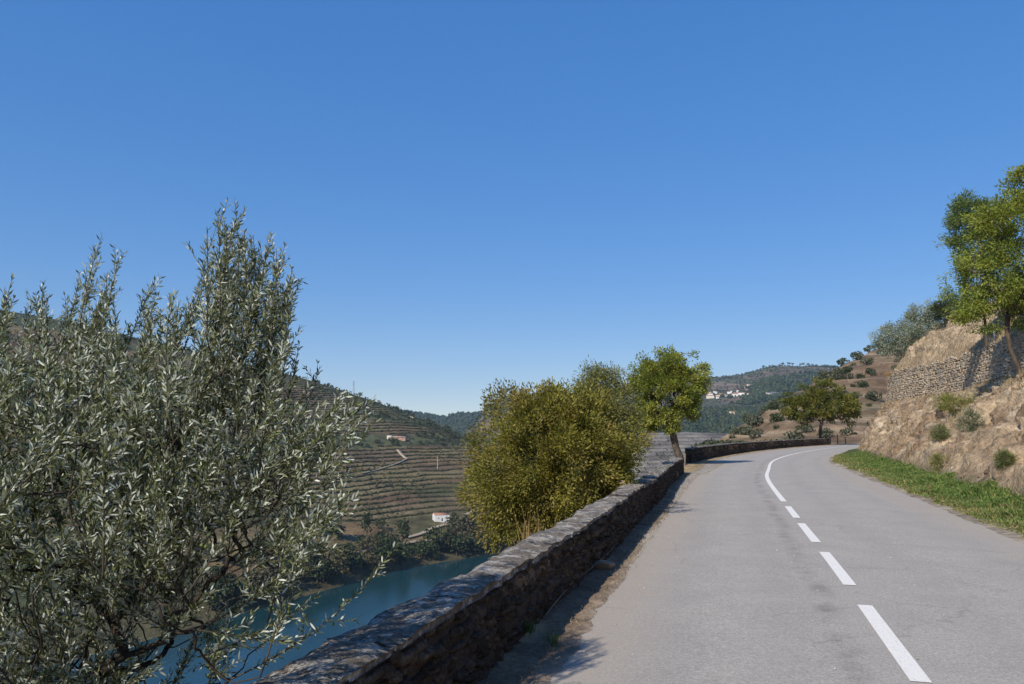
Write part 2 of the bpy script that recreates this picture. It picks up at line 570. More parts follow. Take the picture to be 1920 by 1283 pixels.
# centre line marking: five short bars, then the solid line into the bend
bars = [(1278, 1136), (1098, 1036), (1017, 982), (972, 949.5)]
xs = {1278: 1737, 1136: 1632, 1098: 1592, 1036: 1550, 1017: 1528, 982: 1506, 972: 1492, 949.5: 1477, 941: 1471}
marks = []
for y0, y1 in bars:
    marks.append((road_st(gnd(xs[y0], y0))[0], road_st(gnd(xs[y1], y1))[0]))
marks = [(marks[0][0] - 3.6, marks[0][0] - 1.05)] + marks + [(road_st(gnd(1471, 941))[0], S_MAX - 2)]
MARK_NAMES = ["nearest short white bar of the road's broken centre line", "second white bar of the broken centre line",
              "third white bar of the broken centre line", "fourth and last short white bar before the solid line"]
for i, (a, b_) in enumerate(marks):
    V, f = ribbon(a, b_, -0.07, 0.07, 0.006)
    tag(link("road_marking", make_mesh("road_marking", V, f, M_PAINT)), kind="structure")

# left verge: dirt strip with a ragged edge over the asphalt, tucked under the parapet
ss = np.concatenate([np.arange(-20, 2, .2), np.arange(2, 36, 0.025), np.arange(36, S_MAX - 2, .1)])
edge = edge_l(ss) + 0.10 * fbm(ss * 0.3, ss * 0, 3, 2) + 0.07 * fbm(ss * 2.6, ss * 0 + 9, 5, 5, .65) + .03 * fbm(ss * 14, ss * 0 + 2, 6, 3)
wide = smooth01(30, 34, ss)                      # the gap between the two walls is wider
tt = np.linspace(0, 1, 9)
S, A = np.meshgrid(ss, tt, indexing='ij')
T = (wall_t(ss) - 0.25 - 0.6 * wide * (1 - smooth01(43, 46, ss)))[:, None] * (1 - A) + edge[:, None] * A
Z = 0.04 * (1 - A) ** 0.7 + 0.02 * fbm(S * 3, T * 3, 11, 3) * (1 - A) - 0.012 * np.abs(T) + 0.003
base = np.array([0.20, 0.14, 0.092])
n = fbm(S * 1.5, T * 1.5, 21, 4)
col = base * (1 + 0.4 * n[..., None])
straw = smooth01(0.1, 0.5, fbm(S * .8, T * 3, 31, 3) + 0.5 * wide[:, None])
col = col * (1 - straw[..., None] * 0.7) + np.array([0.42, 0.31, 0.17]) * straw[..., None] * 0.7
ed = smooth01(.72, 1.0, A)[..., None]
col = col * (1 - ed * .75) + np.array([0.29, 0.235, 0.175]) * (1 + .25 * n[..., None]) * ed * .75
V = road_pt(S, T, Z)
tag(link("dirt_verge", make_mesh("dirt_verge", V.reshape(-1, 3), grid_faces(len(ss), 9)[:, ::-1], M_DIRT, col.reshape(-1, 3), smooth=True)), kind="structure")

# embankment falling from the parapet to the river
ss = np.linspace(-60, S_MAX - 2, 150)
prof_t = np.array([-3.15, -3.75, -4.5, -6, -9, -14, -22, -35, -55, -80, -104, -118])
prof_z = np.array([-0.1, -0.3, -0.95, -2.1, -4.6, -8.6, -15, -25.5, -41, -60, -78.5, -88])
tt = np.interp(np.linspace(0, 11, 60), np.arange(12), prof_t)
S, T = np.meshgrid(ss, tt, indexing='ij')
wid = 1 + 0.9 * smooth01(30, 110, S)             # the hillside swings out below the bend
T2 = np.where(T < -6, -6 + (T + 6) * wid, T)
T = T + np.interp(S, [30, 46], [0, -1.0])
Z = np.interp(-T, -prof_t, prof_z) + np.clip(-T - 5, 0, 6) * 0.14 * fbm(S * .2, T * .2, 41, 4)
V = road_pt(np.minimum(S, S_MAX - 3), T2, Z)
g = smooth01(-.2, .4, fbm(S * .15, T * .15, 51, 4))[..., None]
col = np.array([0.15, 0.115, 0.07]) * (1 - g) + np.array([0.075, 0.08, 0.035]) * g
tag(link("river_embankment", make_mesh("river_embankment", V.reshape(-1, 3), grid_faces(150, 60)[:, ::-1], M_SPUR, col.reshape(-1, 3), smooth=True)), kind="structure")


# ------------------------------------------------------------------ right-hand bank
def toe_t(s):
    return np.interp(s, [0, 14, 22, 32, 46, 58, 68, 78, 90, 120], [5.1, 5.2, 5.4, 5.9, 6.0, 5.4, 4.3, 3.5, 4.0, 4.0])


WALL_T0, WALL_Z0, WALL_Z1 = 11.3, 4.25, 6.7      # drystone terrace wall above the bank
WALL_S0, WALL_S1 = 8.0, 80.0


def dry_line(s):
    s = np.asarray(s, float)
    return 11.3 - 5.5 * smooth01(52, 84, s) + 2.6 * smooth01(84, 100, s)


def wall_z1(s):
    return np.interp(s, [8, 30, 45, 60, 80], [6.4, 6.4, 6.5, 6.7, 7.1])


def bank_profile(s):
    """lists of t, z across the bank at distance s along the road"""
    toe = toe_t(s)
    nose = smooth01(80, 92, s)                   # past the drystone wall the bank is one plain slope
    wt = float(dry_line(s)); e = float(edge_r(s))
    t = [e - .3, e + .12, toe - 0.8, toe, toe + 0.8, toe + (wt - toe) * .45, toe + (wt - toe) * .75, wt - 0.25, wt + 0.12, wt + .55, wt + 2.9, wt + 5.6, wt + 13, wt + 26, wt + 45]
    top = wall_z1(s)
    z1 = top - 0.12 - nose * (top - 0.12 - WALL_Z0 - 0.4)
    z = [-0.11, -0.025, 0.02, 0.16, 0.95, 2.45, 3.5, WALL_Z0, WALL_Z0 + 0.05, z1, z1 + 2.9 - nose * 1.5, z1 + 4.4 - nose * 2.3, z1 + 7.5, z1 + 13.5, z1 + 20]
    return np.array(t, float), np.array(z, float)


ss = np.concatenate([np.arange(-14, 5, 0.8), np.arange(5, 90, 0.22), np.arange(90, S_MAX - 4, 0.9)])
tv = np.concatenate([np.linspace(0, 3, 12), np.linspace(3, 7, 62)[1:], np.linspace(7, 9, 7)[1:], np.linspace(9, 11, 36)[1:], np.linspace(11, 14, 26)[1:]])
G = np.zeros((len(ss), len(tv), 3))
TT = np.zeros((len(ss), len(tv))); ZZ = np.zeros_like(TT)
for i, s in enumerate(ss):
    pt, pz = bank_profile(s)
    TT[i] = np.interp(tv, np.arange(15), pt); ZZ[i] = np.interp(tv, np.arange(15), pz)
SS = np.repeat(ss[:, None], len(tv), 1)
rough_m = smooth01(3.0, 4.3, tv)[None, :] * (1 - smooth01(6.3, 7.0, tv) * (1 - smooth01(9, 9.6, tv)))[None, :]
big = fbm(SS * .22, ZZ * .5 + TT * .2, 61, 3)
med = fbm(SS * .9, ZZ * 1.2 + TT * .4, 62, 4)
rid = 1 - np.abs(fbm(SS * .55 + ZZ * .35, ZZ * .9, 63, 4)) * 2
fin = fbm(SS * 3.2, ZZ * 3.6 + TT, 64, 4)
clod = np.abs(fbm(SS * 1.5 + ZZ * .8, ZZ * 2.2 - SS * .3, 66, 4)) * 2
disp = rough_m * (0.6 * big + 0.45 * med + 0.30 * rid - .25 + 0.34 * fin + .2 * clod)
G = road_pt(SS, TT - disp * 0.75, ZZ + disp * 0.5 + (1 - rough_m) * 0.02 * fin)
green_v = (1 - smooth01(2.9, 3.4, tv))[None, :] * np.ones_like(SS)
dry = np.array([0.44, 0.325, 0.205]); earth = np.array([0.31, 0.215, 0.135]); pale = np.array([0.52, 0.42, 0.30]); grassy = np.array([0.10, 0.12, 0.04])
w1 = smooth01(-.25, .35, fbm(SS * .5, ZZ * .9 + TT * .3, 71, 4))[..., None]
w2 = smooth01(.05, .45, fbm(SS * 1.4, ZZ * 1.6, 72, 4))[..., None]
col = earth * (1 - w1) + dry * w1
col = col * (1 - .6 * w2) + pale * .6 * w2
up = smooth01(8.9, 9.6, tv)[None, :, None]
col = col * (1 - up) + (dry * .75 + pale * .25) * (0.85 + 0.3 * w1) * up
col = col * (1 - green_v[..., None]) + grassy * (0.8 + .5 * w1) * green_v[..., None]
dusty_edge = ((tv < 1.12)[None, :, None]) * np.ones_like(SS)[..., None]
col = np.where(dusty_edge > 0, np.array([0.42, 0.35, 0.26]) * (0.8 + 0.4 * w2), col)
bank = tag(link("earth_bank", make_mesh("earth_bank", G.reshape(-1, 3), grid_faces(len(ss), len(tv))[:, ::-1], M_BANK, col.reshape(-1, 3), smooth=True)), kind="structure")


def bank_point(s, v):
    i = np.clip(np.searchsorted(ss, s), 1, len(ss) - 2); j = np.clip(np.searchsorted(tv, v), 1, len(tv) - 2)
    return G[i, j]


bank_ss, bank_tv, bank_G = ss, tv, G

# ------------------------------------------------------------------ the hill across the river
#            px    shore  ridge_y ridge_depth
cols_A = [(-900, 150, 540, 620), (-450, 199, 545, 760), (0, 258, 583, 900), (300, 314, 643, 950), (550, 384, 704, 950), (670, 430, 743, 930),
          (760, 470, 777, 900), (830, 495, 803, 880), (890, 515, 823, 850), (1050, 575, 832, 850), (1200, 620, 816, 860), (1330, 660, 813, 890), (1480, 710, 815, 930), (1800, 800, 815, 1000)]
fr = [(-.25, -92), (-.02, -81.5), (.025, -77), (.065, -73.2), (.10, -72.4)]
up_rows = [(.2, .13), (.35, .32), (.5, .5), (.68, .70), (.84, .87), (1.0, 1.0), (1.12, .96), (1.35, .6), (1.7, .0)]
ctrl = []
for px_, sh, ry, rd in cols_A:
    P0 = at(px_, 808, sh); P1 = at(px_, ry, rd)
    row = []
    for f_, z_ in fr:
        p = P0 + (P1 - P0) * f_; row.append([p[0], p[1], z_])
    for f_, g_ in up_rows:
        p = P0 + (P1 - P0) * f_; row.append([p[0], p[1], -72.4 + (P1[2] + 72.4) * g_])
    ctrl.append(row)
NU, NV = 560, 520
HA = loft(ctrl, NU, NV)
vv = np.linspace(0, 13, NV)[None, :] * np.ones((NU, 1))
amp = smooth01(1.2, 4.5, vv)
HA[..., 2] += amp * (4.0 * fbm(HA[..., 0] / 130, HA[..., 1] / 130, 81, 4) * (1 - .6 * smooth01(9.4, 10, vv) * (1 - smooth01(10, 10.8, vv))))
# terracing: risers every few metres where the vines are
X, Y, Z = HA[..., 0], HA[..., 1], HA[..., 2].copy()
lvl_w = 3.2 * fbm(X / 150, Y / 150, 83, 2) + 1.1 * fbm(X / 40, Y / 40, 84, 2)
vine = smooth01(4.6, 5.1, vv) * (1 - smooth01(9.3, 9.8, vv))
scrub_n = fbm(X / 70, Y / 70, 85, 4)
band_z = Z + 6 * fbm(X / 90, Y / 90, 86, 3)
scrub = smooth01(.22, .4, scrub_n) + smooth01(-14, -10, band_z) * (1 - smooth01(-4, 2, band_z)) * (Y > 560)
scrub = np.clip(scrub * (X < 40), 0, 1)
vine = vine * (1 - scrub) * (1 - smooth01(40, 90, X))
STEP = 2.8
q = (Z + lvl_w) / STEP
qf = q - np.floor(q)
riser = smooth01(.62, .98, qf)
HA[..., 2] = Z + vine * (STEP * (np.floor(q) + riser) - (Z + lvl_w)) * 0.45
soil = np.array([0.13, 0.092, 0.055]); drygrass = np.array([0.165, 0.132, 0.066]); leafg = np.array([0.05, 0.056, 0.024]); dark = np.array([0.04, 0.05, 0.024])
pal = np.array([0.17, 0.15, 0.125])
w = smooth01(-.3, .3, fbm(X / 38, Z / 6, 87, 4))[..., None]
col = soil * (1 - w) + drygrass * w
wr = smooth01(.05, .4, fbm(X / 30, Z / 7 + 30, 89, 3))[..., None] * .35
col = col * (1 - wr) + np.array([0.15, 0.075, 0.04]) * wr
wg = (smooth01(.0, .5, fbm(X / 55, Z / 9, 88, 3)) * .8)[..., None]
col = col * (1 - wg) + (leafg * 1.2) * wg
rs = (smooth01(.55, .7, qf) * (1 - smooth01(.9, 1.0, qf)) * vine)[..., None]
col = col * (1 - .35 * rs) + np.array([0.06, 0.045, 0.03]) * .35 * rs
col = col * (1 - scrub[..., None] * .85) + (dark * 1.5) * scrub[..., None] * .85
low = (1 - smooth01(3.3, 4.6, vv))[..., None]
col = col * (1 - low * .7) + np.array([0.05, 0.05, 0.024]) * low * .7
hi = smooth01(9.0, 9.7, vv)[..., None]
col = col * (1 - hi * .85) + np.array([0.04, 0.046, 0.022]) * (0.8 + .5 * w) * hi * .85
east = smooth01(60, 120, X)[..., None]
col = col * (1 - east) + pal * (0.75 + .4 * w) * (1 - .35 * (np.sin(Z / .55) > .3)[..., None]) * east
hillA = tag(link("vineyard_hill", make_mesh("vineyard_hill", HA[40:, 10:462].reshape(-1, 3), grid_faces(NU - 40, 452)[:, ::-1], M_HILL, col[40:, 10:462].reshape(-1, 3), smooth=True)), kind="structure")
UA = np.linspace(0, len(cols_A) - 1, NU)


def hill_point(px_, v):
    """surface point of the vineyard hill in the vertical plane through pixel column px_, at profile parameter v"""
    i = int(np.argmin(np.abs(UA - np.interp(px_, [c[0] for c in cols_A], np.arange(len(cols_A))))))
    j = int(round(v / 13 * (NV - 1)))
    return HA[i, j].copy()


# ------------------------------------------------------------------ farther hills
def far_hill(name, cols, rows, nu, nv, noise_amp, noise_len, seed, colour_fn):
    ctrl = []
    for px_, fd, fz, ry, rd in cols:
        P0 = at(px_, 808, fd); P0[2] = fz; P1 = at(px_, ry, rd)
        ctrl.append([[*(P0[:2] + (P1[:2] - P0[:2]) * f_), P0[2] + (P1[2] - P0[2]) * g_] for f_, g_ in rows])
    H = loft(ctrl, nu, nv)
    v = np.linspace(0, len(rows) - 1, nv)[None, :] * np.ones((nu, 1))
    n = fbm(H[..., 0] / noise_len, H[..., 1] / noise_len, seed, 5)
    ridge_i = [k for k, r_ in enumerate(rows) if r_[0] == 1.0][0]
    damp = 1 - .75 * np.exp(-((v - ridge_i) / .6) ** 2)
    H[..., 2] += noise_amp * n * damp * smooth01(0, 1.5, v)
    c = colour_fn(H, v)
    o = tag(link(name, make_mesh(name, H.reshape(-1, 3), grid_faces(nu, nv)[:, ::-1], M_FAR, c.reshape(-1, 3), smooth=True)), kind="structure")
    return H


ROWS = [(-.15, -.2), (0, 0), (.2, .16), (.4, .38), (.6, .60), (.8, .82), (1.0, 1.0), (1.15, .9), (1.5, .4)]


def forest_col(H, v):
    n = smooth01(-.4, .4, fbm(H[..., 0] / 60, H[..., 1] / 60, 91, 4))[..., None]
    return np.array([0.03, 0.042, 0.022]) * (1 - n) + np.array([0.055, 0.065, 0.032]) * n


def brown_col(H, v):
    n = smooth01(-.3, .3, fbm(H[..., 0] / 70, H[..., 1] / 70, 93, 4))[..., None]
    return np.array([0.17, 0.125, 0.08]) * (1 - n) + np.array([0.07, 0.075, 0.04]) * n


def village_col(H, v):
    x, y, z = H[..., 0], H[..., 1], H[..., 2]
    a = fbm(x / 180, y / 180, 95, 4); b_ = fbm(x / 60, z / 18, 96, 4)
    w_ = smooth01(-.25, .15, b_)[..., None]
    c = np.array([0.15, 0.115, 0.085]) * (1 - w_) + np.array([0.075, 0.08, 0.05]) * w_
    f_ = smooth01(.0, .25, a)[..., None]
    c = c * (1 - f_) + np.array([0.035, 0.05, 0.03]) * f_
    t_ = (np.sin(z / 2.2) > .55)[..., None] * (1 - f_) * .35
    c = c * (1 - t_) + np.array([0.05, 0.055, 0.035]) * t_
    return c


HB = far_hill("forest_ridge", [(500, 2300, -60, 742, 3300), (640, 2300, -60, 757, 3300), (740, 2300, -60, 768, 3300), (790, 2300, -60, 775, 3250), (830, 2300, -60, 780, 3200), (860, 2300, -60, 774, 3200),
              (890, 2300, -60, 776, 3200), (930, 2300, -60, 770, 3200), (1050, 2300, -60, 760, 3200), (1200, 2300, -60, 765, 3200), (1300, 2300, -60, 775, 3200)], ROWS, 220, 110, 40, 260, 101, forest_col)
HC_ = far_hill("brown_ridge", [(820, 1250, -78, 845, 1500), (860, 1250, -70, 822, 1600), (888, 1250, -60, 800, 1750), (905, 1250, -50, 776, 1800), (925, 1250, -40, 756, 1850), (980, 1250, -30, 742, 1900),
               (1060, 1250, -30, 738, 1900), (1160, 1250, -30, 752, 1900), (1240, 1250, -40, 775, 1850), (1300, 1250, -60, 800, 1800)], ROWS, 200, 110, 14, 120, 103, brown_col)
HD = far_hill("village_hill", [(1090, 1020, -70, 735, 2500), (1200, 1020, -70, 722, 2500), (1320, 1030, -70, 711, 2500), (1380, 1040, -70, 706, 2500), (1410, 1050, -70, 699, 2500), (1440, 1050, -70, 690, 2500), (1470, 1060, -70, 687, 2500),
              (1550, 1080, -70, 689, 2500), (1620, 1100, -70, 692, 2500), (1720, 1120, -70, 700, 2500), (1900, 1150, -70, 705, 2500)], ROWS, 320, 200, 26, 240, 105, village_col)

# near spur beyond the bend, dotted with shrubs
cols_E = [(1250, 120, -14, 876, 128), (1300, 118, -8, 852, 138), (1335, 116, -5, 835, 150), (1370, 116, -3.5, 809, 165), (1397, 116, -2.5, 795, 180), (1422, 117, -2, 778, 195), (1460, 118, -1.5, 754, 215), (1487, 119, -1.3, 737, 230),
          (1530, 121, -1.2, 715, 250), (1557, 123, -1.1, 696, 265), (1582, 125, -1.1, 683, 275), (1605, 127, -1.1, 672, 285), (1642, 130, -1, 655, 300), (1700, 134, -1, 632, 320), (1780, 138, -1, 602, 340), (1900, 145, -1, 570, 360)]
ROWS_E = [(-.12, -.14), (0, 0), (.12, .07), (.28, .22), (.45, .43), (.62, .63), (.8, .83), (1.0, 1.0), (1.15, .95), (1.6, .4)]
ctrl = []
for px_, fd, fz, ry, rd in cols_E:
    P0 = at(px_, 808, fd); P0[2] = fz; P1 = at(px_, ry, rd)
    ctrl.append([[*(P0[:2] + (P1[:2] - P0[:2]) * f_), P0[2] + (P1[2] - P0[2]) * g_] for f_, g_ in ROWS_E])
NUE, NVE = 330, 230
HE = loft(ctrl, NUE, NVE)
ve = np.linspace(0, 9, NVE)[None, :] * np.ones((NUE, 1))
dm = (1 - .8 * np.exp(-((ve - 7) / .5) ** 2)) * smooth01(0, 2, ve)
HE[..., 2] += dm * (1.6 * fbm(HE[..., 0] / 22, HE[..., 1] / 22, 111, 4) + .5 * fbm(HE[..., 0] / 5, HE[..., 1] / 5, 112, 4))
ze = HE[..., 2]
qe = (ze + 1.2 * fbm(HE[..., 0] / 30, HE[..., 1] / 30, 113, 2)) / 3.2
qef = qe - np.floor(qe)
HE[..., 2] += dm * 0.55 * (smooth01(.6, 1, qef) - qef) * 3.2 * smooth01(2.5, 3.5, ve)
w = smooth01(-.3, .35, fbm(HE[..., 0] / 14, HE[..., 2] / 3, 114, 4))[..., None]
g = (smooth01(.1, .5, fbm(HE[..., 0] / 20, HE[..., 2] / 6, 115, 4)) * .55)[..., None]
col = np.array([0.185, 0.125, 0.078]) * (1 - w) + np.array([0.29, 0.215, 0.135]) * w
col = col * (1 - g) + np.array([0.11, 0.105, 0.06]) * g
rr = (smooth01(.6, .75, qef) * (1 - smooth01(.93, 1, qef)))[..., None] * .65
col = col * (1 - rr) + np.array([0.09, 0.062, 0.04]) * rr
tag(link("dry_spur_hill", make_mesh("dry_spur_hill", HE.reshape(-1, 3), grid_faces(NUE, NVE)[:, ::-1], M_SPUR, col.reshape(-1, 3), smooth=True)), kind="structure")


# ------------------------------------------------------------------ leaves, trees
def leaf_geo(P, D, Nrm, Ln, Wd, fold=0.25, mid=0.45):
    """four-vertex folded leaves: base, right, tip, left (two triangles each)"""
    D = D / (np.linalg.norm(D, axis=1)[:, None] + 1e-9)
    Sd = np.cross(D, Nrm); Sd /= np.linalg.norm(Sd, axis=1)[:, None] + 1e-9
    Nn = np.cross(Sd, D)
    Ln = np.broadcast_to(Ln, (len(P),))[:, None]; Wd = np.broadcast_to(Wd, (len(P),))[:, None]
    tip = P + D * Ln
    m = P + D * Ln * mid + Nn * Wd * fold
    V = np.stack([P, m + Sd * Wd * .5, tip, m - Sd * Wd * .5], 1).reshape(-1, 3)
    i = np.arange(len(P))[:, None] * 4
    Fc = np.concatenate([i + np.array([[0, 1, 2]]), i + np.array([[0, 2, 3]])])
    return V, Fc


def long_leaf_geo(P, D, Nrm, Ln, Wd, fold=0.2):
    """six-vertex lanceolate leaves with a blunt outline: two triangles and a quad each"""
    D = D / (np.linalg.norm(D, axis=1)[:, None] + 1e-9)
    Sd = np.cross(D, Nrm); Sd /= np.linalg.norm(Sd, axis=1)[:, None] + 1e-9
    Nn = np.cross(Sd, D)
    Ln = Ln[:, None]; Wd = Wd[:, None]
    a = P + D * Ln * .3 + Nn * Wd * fold; b = P + D * Ln * .72 + Nn * Wd * fold * .6
    V = np.stack([P, a + Sd * Wd * .48, b + Sd * Wd * .42, P + D * Ln, b - Sd * Wd * .42, a - Sd * Wd * .48], 1).reshape(-1, 3)
    i = np.arange(len(P))[:, None] * 6
    return V, [np.concatenate([i + np.array([[0, 1, 5]]), i + np.array([[2, 3, 4]])]), i + np.array([[1, 2, 4, 5]])]


def unit(n, rng):
    v = rng.normal(size=(n, 3)); return v / np.linalg.norm(v, axis=1)[:, None]


def clump_leaves(Cn, n_per, spread, Ln, Wd, palette, rng, centre, upness=0.5, outness=0.6, droop=0.0, flat=1.0, clump_var=0.25, leaf_var=0.22):
    """leaf cloud around clump centres Cn; palette rows are base colours"""
    k = len(Cn)
    idx = np.repeat(np.arange(k), n_per)
    n = len(idx)
    off = unit(n, rng) * (rng.random((n, 1)) ** .5) * np.broadcast_to(spread, (k,))[idx][:, None]
    off[:, 2] *= flat
    P = Cn[idx] + off
    out = P - centre; out /= np.linalg.norm(out, axis=1)[:, None] + 1e-6
    D = out * outness + off / (np.linalg.norm(off, axis=1)[:, None] + 1e-6) * .6 + unit(n, rng) * .7
    D[:, 2] -= droop
    Nrm = unit(n, rng) * .8 + np.array([0, 0, upness])
    pal = np.asarray(palette, float)
    cb = pal[rng.integers(0, len(pal), k)] * (1 + clump_var * rng.uniform(-1, 1, (k, 1)))
    cl_ = cb[idx] * .65 + pal[rng.integers(0, len(pal), n)] * .35
    cl_ = cl_ * (1 + leaf_var * rng.uniform(-1, 1, (n, 1)))
    V, Fc = leaf_geo(P, D, Nrm, Ln * rng.uniform(.65, 1.25, n), Wd * rng.uniform(.7, 1.2, n))
    return V, Fc, np.repeat(np.clip(cl_, 0.004, .9), 4, 0)


def grow(trunk, attract, rng, r_tip=0.006, power=2.2, wander=0.06, seg=3, r_scale=1.0):
    """branch skeleton: every attractor is tied to its nearest node; radii by the pipe model"""
    nodes = [np.array(p, float) for p in trunk]; par = [-1] + list(range(len(trunk) - 1))
    base = len(trunk) - 1
    top = nodes[-1]
    order = np.argsort(np.linalg.norm(attract - top, axis=1))
    for a in order:
        A = attract[a]
        arr = np.array(nodes)
        d = np.linalg.norm(arr - A, axis=1) + .35 * np.maximum(0, arr[:, 2] - A[2] + .1)
        d[:max(1, int(len(trunk) * .55))] += 1e3
        j = int(np.argmin(d)); p = nodes[j]
        prev = j
        L_ = np.linalg.norm(A - p)
        for q in range(1, seg + 1):
            f_ = q / seg
            pt = p + (A - p) * f_ + np.array([0, 0, -.10 * L_ * math.sin(math.pi * f_)])
            if q < seg: pt = pt + rng.normal(size=3) * wander * L_
            nodes.append(pt); par.append(prev); prev = len(nodes) - 1
    nodes = np.array(nodes); par = np.array(par)
    load = np.zeros(len(nodes)); has = np.zeros(len(nodes), bool); has[par[par >= 0]] = True
    load[~has] = r_tip ** power
    for i in range(len(nodes) - 1, 0, -1):
        load[par[i]] += load[i]
    rad = load ** (1 / power) * r_scale
    return nodes, par, rad


def skeleton_geo(nodes, par, rad, sides=5, min_r=0.0):
    keep = np.where((par >= 0) & (rad >= min_r))[0]
    a = nodes[par[keep]]; b = nodes[keep]; ra = np.minimum(rad[par[keep]], rad[keep] * 1.5); rb = rad[keep]
    T = b - a; L_ = np.linalg.norm(T, axis=1)[:, None] + 1e-9; T = T / L_
    up = np.tile(np.array([0.3, 0.2, 0.93]), (len(T), 1)); A = np.cross(T, up); A /= np.linalg.norm(A, axis=1)[:, None] + 1e-9; B = np.cross(T, A)
    ang = np.arange(sides) / sides * 2 * math.pi
    ring = A[:, None, :] * np.cos(ang)[None, :, None] + B[:, None, :] * np.sin(ang)[None, :, None]
    V = np.concatenate([a[:, None, :] + ring * ra[:, None, None], b[:, None, :] + ring * rb[:, None, None]], 1).reshape(-1, 3)
    i = (np.arange(len(keep)) * 2 * sides)[:, None]; j = np.arange(sides)[None, :]; k_ = (j + 1) % sides
    Fq = np.stack([(i + j).ravel(), (i + k_).ravel(), (i + sides + k_).ravel(), (i + sides + j).ravel()], 1)
    return V, Fq


def in_blobs(blobs, n, rng, shell=0.45):
    """n points in a union of ellipsoids (cx,cy,cz,rx,ry,rz), biased to the outside"""
    blobs = np.array(blobs, float); vol = np.prod(blobs[:, 3:], axis=1) ** .8
    which = rng.choice(len(blobs), n, p=vol / vol.sum())
    r = rng.random(n) ** (1 / 3); r = shell + (1 - shell) * r
    u = unit(n, rng)
    return blobs[which, :3] + u * r[:, None] * blobs[which, 3:] * rng.uniform(.85, 1.1, (n, 1))


def build_tree(name, label, cat, base, trunk, blobs, n_clumps, n_per, spread, Ln, Wd, palette, seed, group=None, leaf_mat=None, bark=None, r_tip=0.007, r_scale=1.0,
               upness=.5, outness=.6, droop=0.0, flat=.8, shell=.45, min_r=0.0, sides=6, clump_var=.25, extra=None, crown_name="crown", power=2.2):
    """all coordinates local to base"""
    rng = np.random.default_rng(seed)
    root = thing(name, label, cat, base, group)
    A = in_blobs(blobs, n_clumps, rng, shell)
    if extra is not None: A = np.concatenate([A, np.array(extra, float)])
    nodes, par, rad = grow(trunk, A, rng, r_tip=r_tip, r_scale=r_scale, power=power)
    V, Fq = skeleton_geo(nodes, par, rad, sides, min_r)
    link("trunk", make_mesh("trunk", V, Fq, bark or M_BARK, smooth=True), root)
    centre = np.mean(np.array(blobs)[:, :3], axis=0)
    has = np.zeros(len(nodes), bool); has[par[par >= 0]] = True
    tips = nodes[~has]; mids = nodes[(rad < r_tip * 2.3) & has]
    Cn = np.concatenate([tips, mids[rng.random(len(mids)) < .6]]) if len(mids) else tips
    V, Fc, col = clump_leaves(Cn, n_per, spread, Ln, Wd, palette, rng, centre, upness, outness, droop, flat, clump_var)
    tag(link(crown_name, make_mesh(crown_name, V, Fc, leaf_mat or M_LEAF, col), root), kind="stuff")
    return root


YELLOW_GREEN = [(0.2, 0.245, 0.04), (0.26, 0.29, 0.05), (0.14, 0.19, 0.036), (0.31, 0.31, 0.065)]
BUSH_PAL = [(0.215, 0.195, 0.036), (0.28, 0.238, 0.045), (0.15, 0.148, 0.032), (0.28, 0.205, 0.062), (0.19, 0.195, 0.04)]
FRESH = [(0.2, 0.235, 0.04), (0.275, 0.295, 0.05), (0.13, 0.17, 0.034), (0.36, 0.34, 0.07)]
GREY_GREEN = [(0.169, 0.1812, 0.0825), (0.13, 0.15, 0.0605), (0.247, 0.25, 0.132)]
DARK_GREEN = [(0.035, 0.05, 0.02), (0.055, 0.07, 0.027), (0.07, 0.085, 0.03)]
FIG_GREEN = [(0.1438, 0.156, 0.0336), (0.2063, 0.198, 0.042), (0.1, 0.12, 0.0288), (0.2375, 0.204, 0.048)]
OLIVE_PAL = [(0.2, 0.2313, 0.1562), (0.275, 0.3, 0.225), (0.125, 0.1562, 0.0875), (0.375, 0.4, 0.325)]

# --- big bush behind the parapet
p = at(1035, 860, 17.0)
b0 = np.array([p[0] + .08, p[1], -2.6])
build_tree("round_bush", "large round yellow-green bush overhanging the parapet wall", "bush", b0, [(0, 0, 0), (0.05, 0, .5), (0, .1, .9)],
           [(0, 0, 3.55, 1.65, 1.65, 1.5), (-.85, -.3, 3.0, 1.0, 1.2, 1.2), (.6, .1, 3.4, 1.05, 1.3, 1.35), (0, -.1, 2.7, 1.4, 1.4, 1.0), (-.6, -.5, 2.65, 1.05, .9, .95), (.2, .2, 4.5, 1.2, 1.2, .8), (0, 0, 3.2, 1.0, 1.0, 1.3), (0.1, .1, 3.6, .7, .7, 1.0)],
           600, 74, .27, .086, .036, BUSH_PAL, 11, r_tip=.004, shell=.45, clump_var=.45, upness=.3, outness=.9, droop=.1, flat=1.0,
           extra=[(x_, y_, z_) for x_, y_, z_ in np.c_[np.random.default_rng(3).uniform(-1.4, 1.3, 30), np.random.default_rng(4).uniform(-.8, .8, 30), np.random.default_rng(5).uniform(4.5, 5.25, 30)]]
           + [tuple(np.array([0, 0, 3.45]) + u_ * np.array([1.9, 1.85, 1.75]) * k_) for u_, k_ in zip(unit(90, np.random.default_rng(6)), np.random.default_rng(8).uniform(.92, 1.14, 90)) if u_[2] > -.45 and not (u_[0] > .3 and u_[2] < .3)])
# --- thin pale tree behind it
p = at(1140, 790, 25.0)
build_tree("slender_tree", "thin-leaved pale tree between the round bush and the trunked tree", "tree", (p[0], p[1], -3.0), [(0, 0, 0), (.1, 0, 1.0), (0, .1, 2.2)],
           [(-.1, 0, 5.3, 1.1, 1.1, 1.5), (-.4, 0, 6.0, .7, .8, 1.0), (.3, 0, 4.5, .8, .9, 1.2)], 260, 44, .36, .11, .034, GREY_GREEN + BUSH_PAL[:2], 12, r_tip=.005, shell=.3, droop=.2, upness=.3)
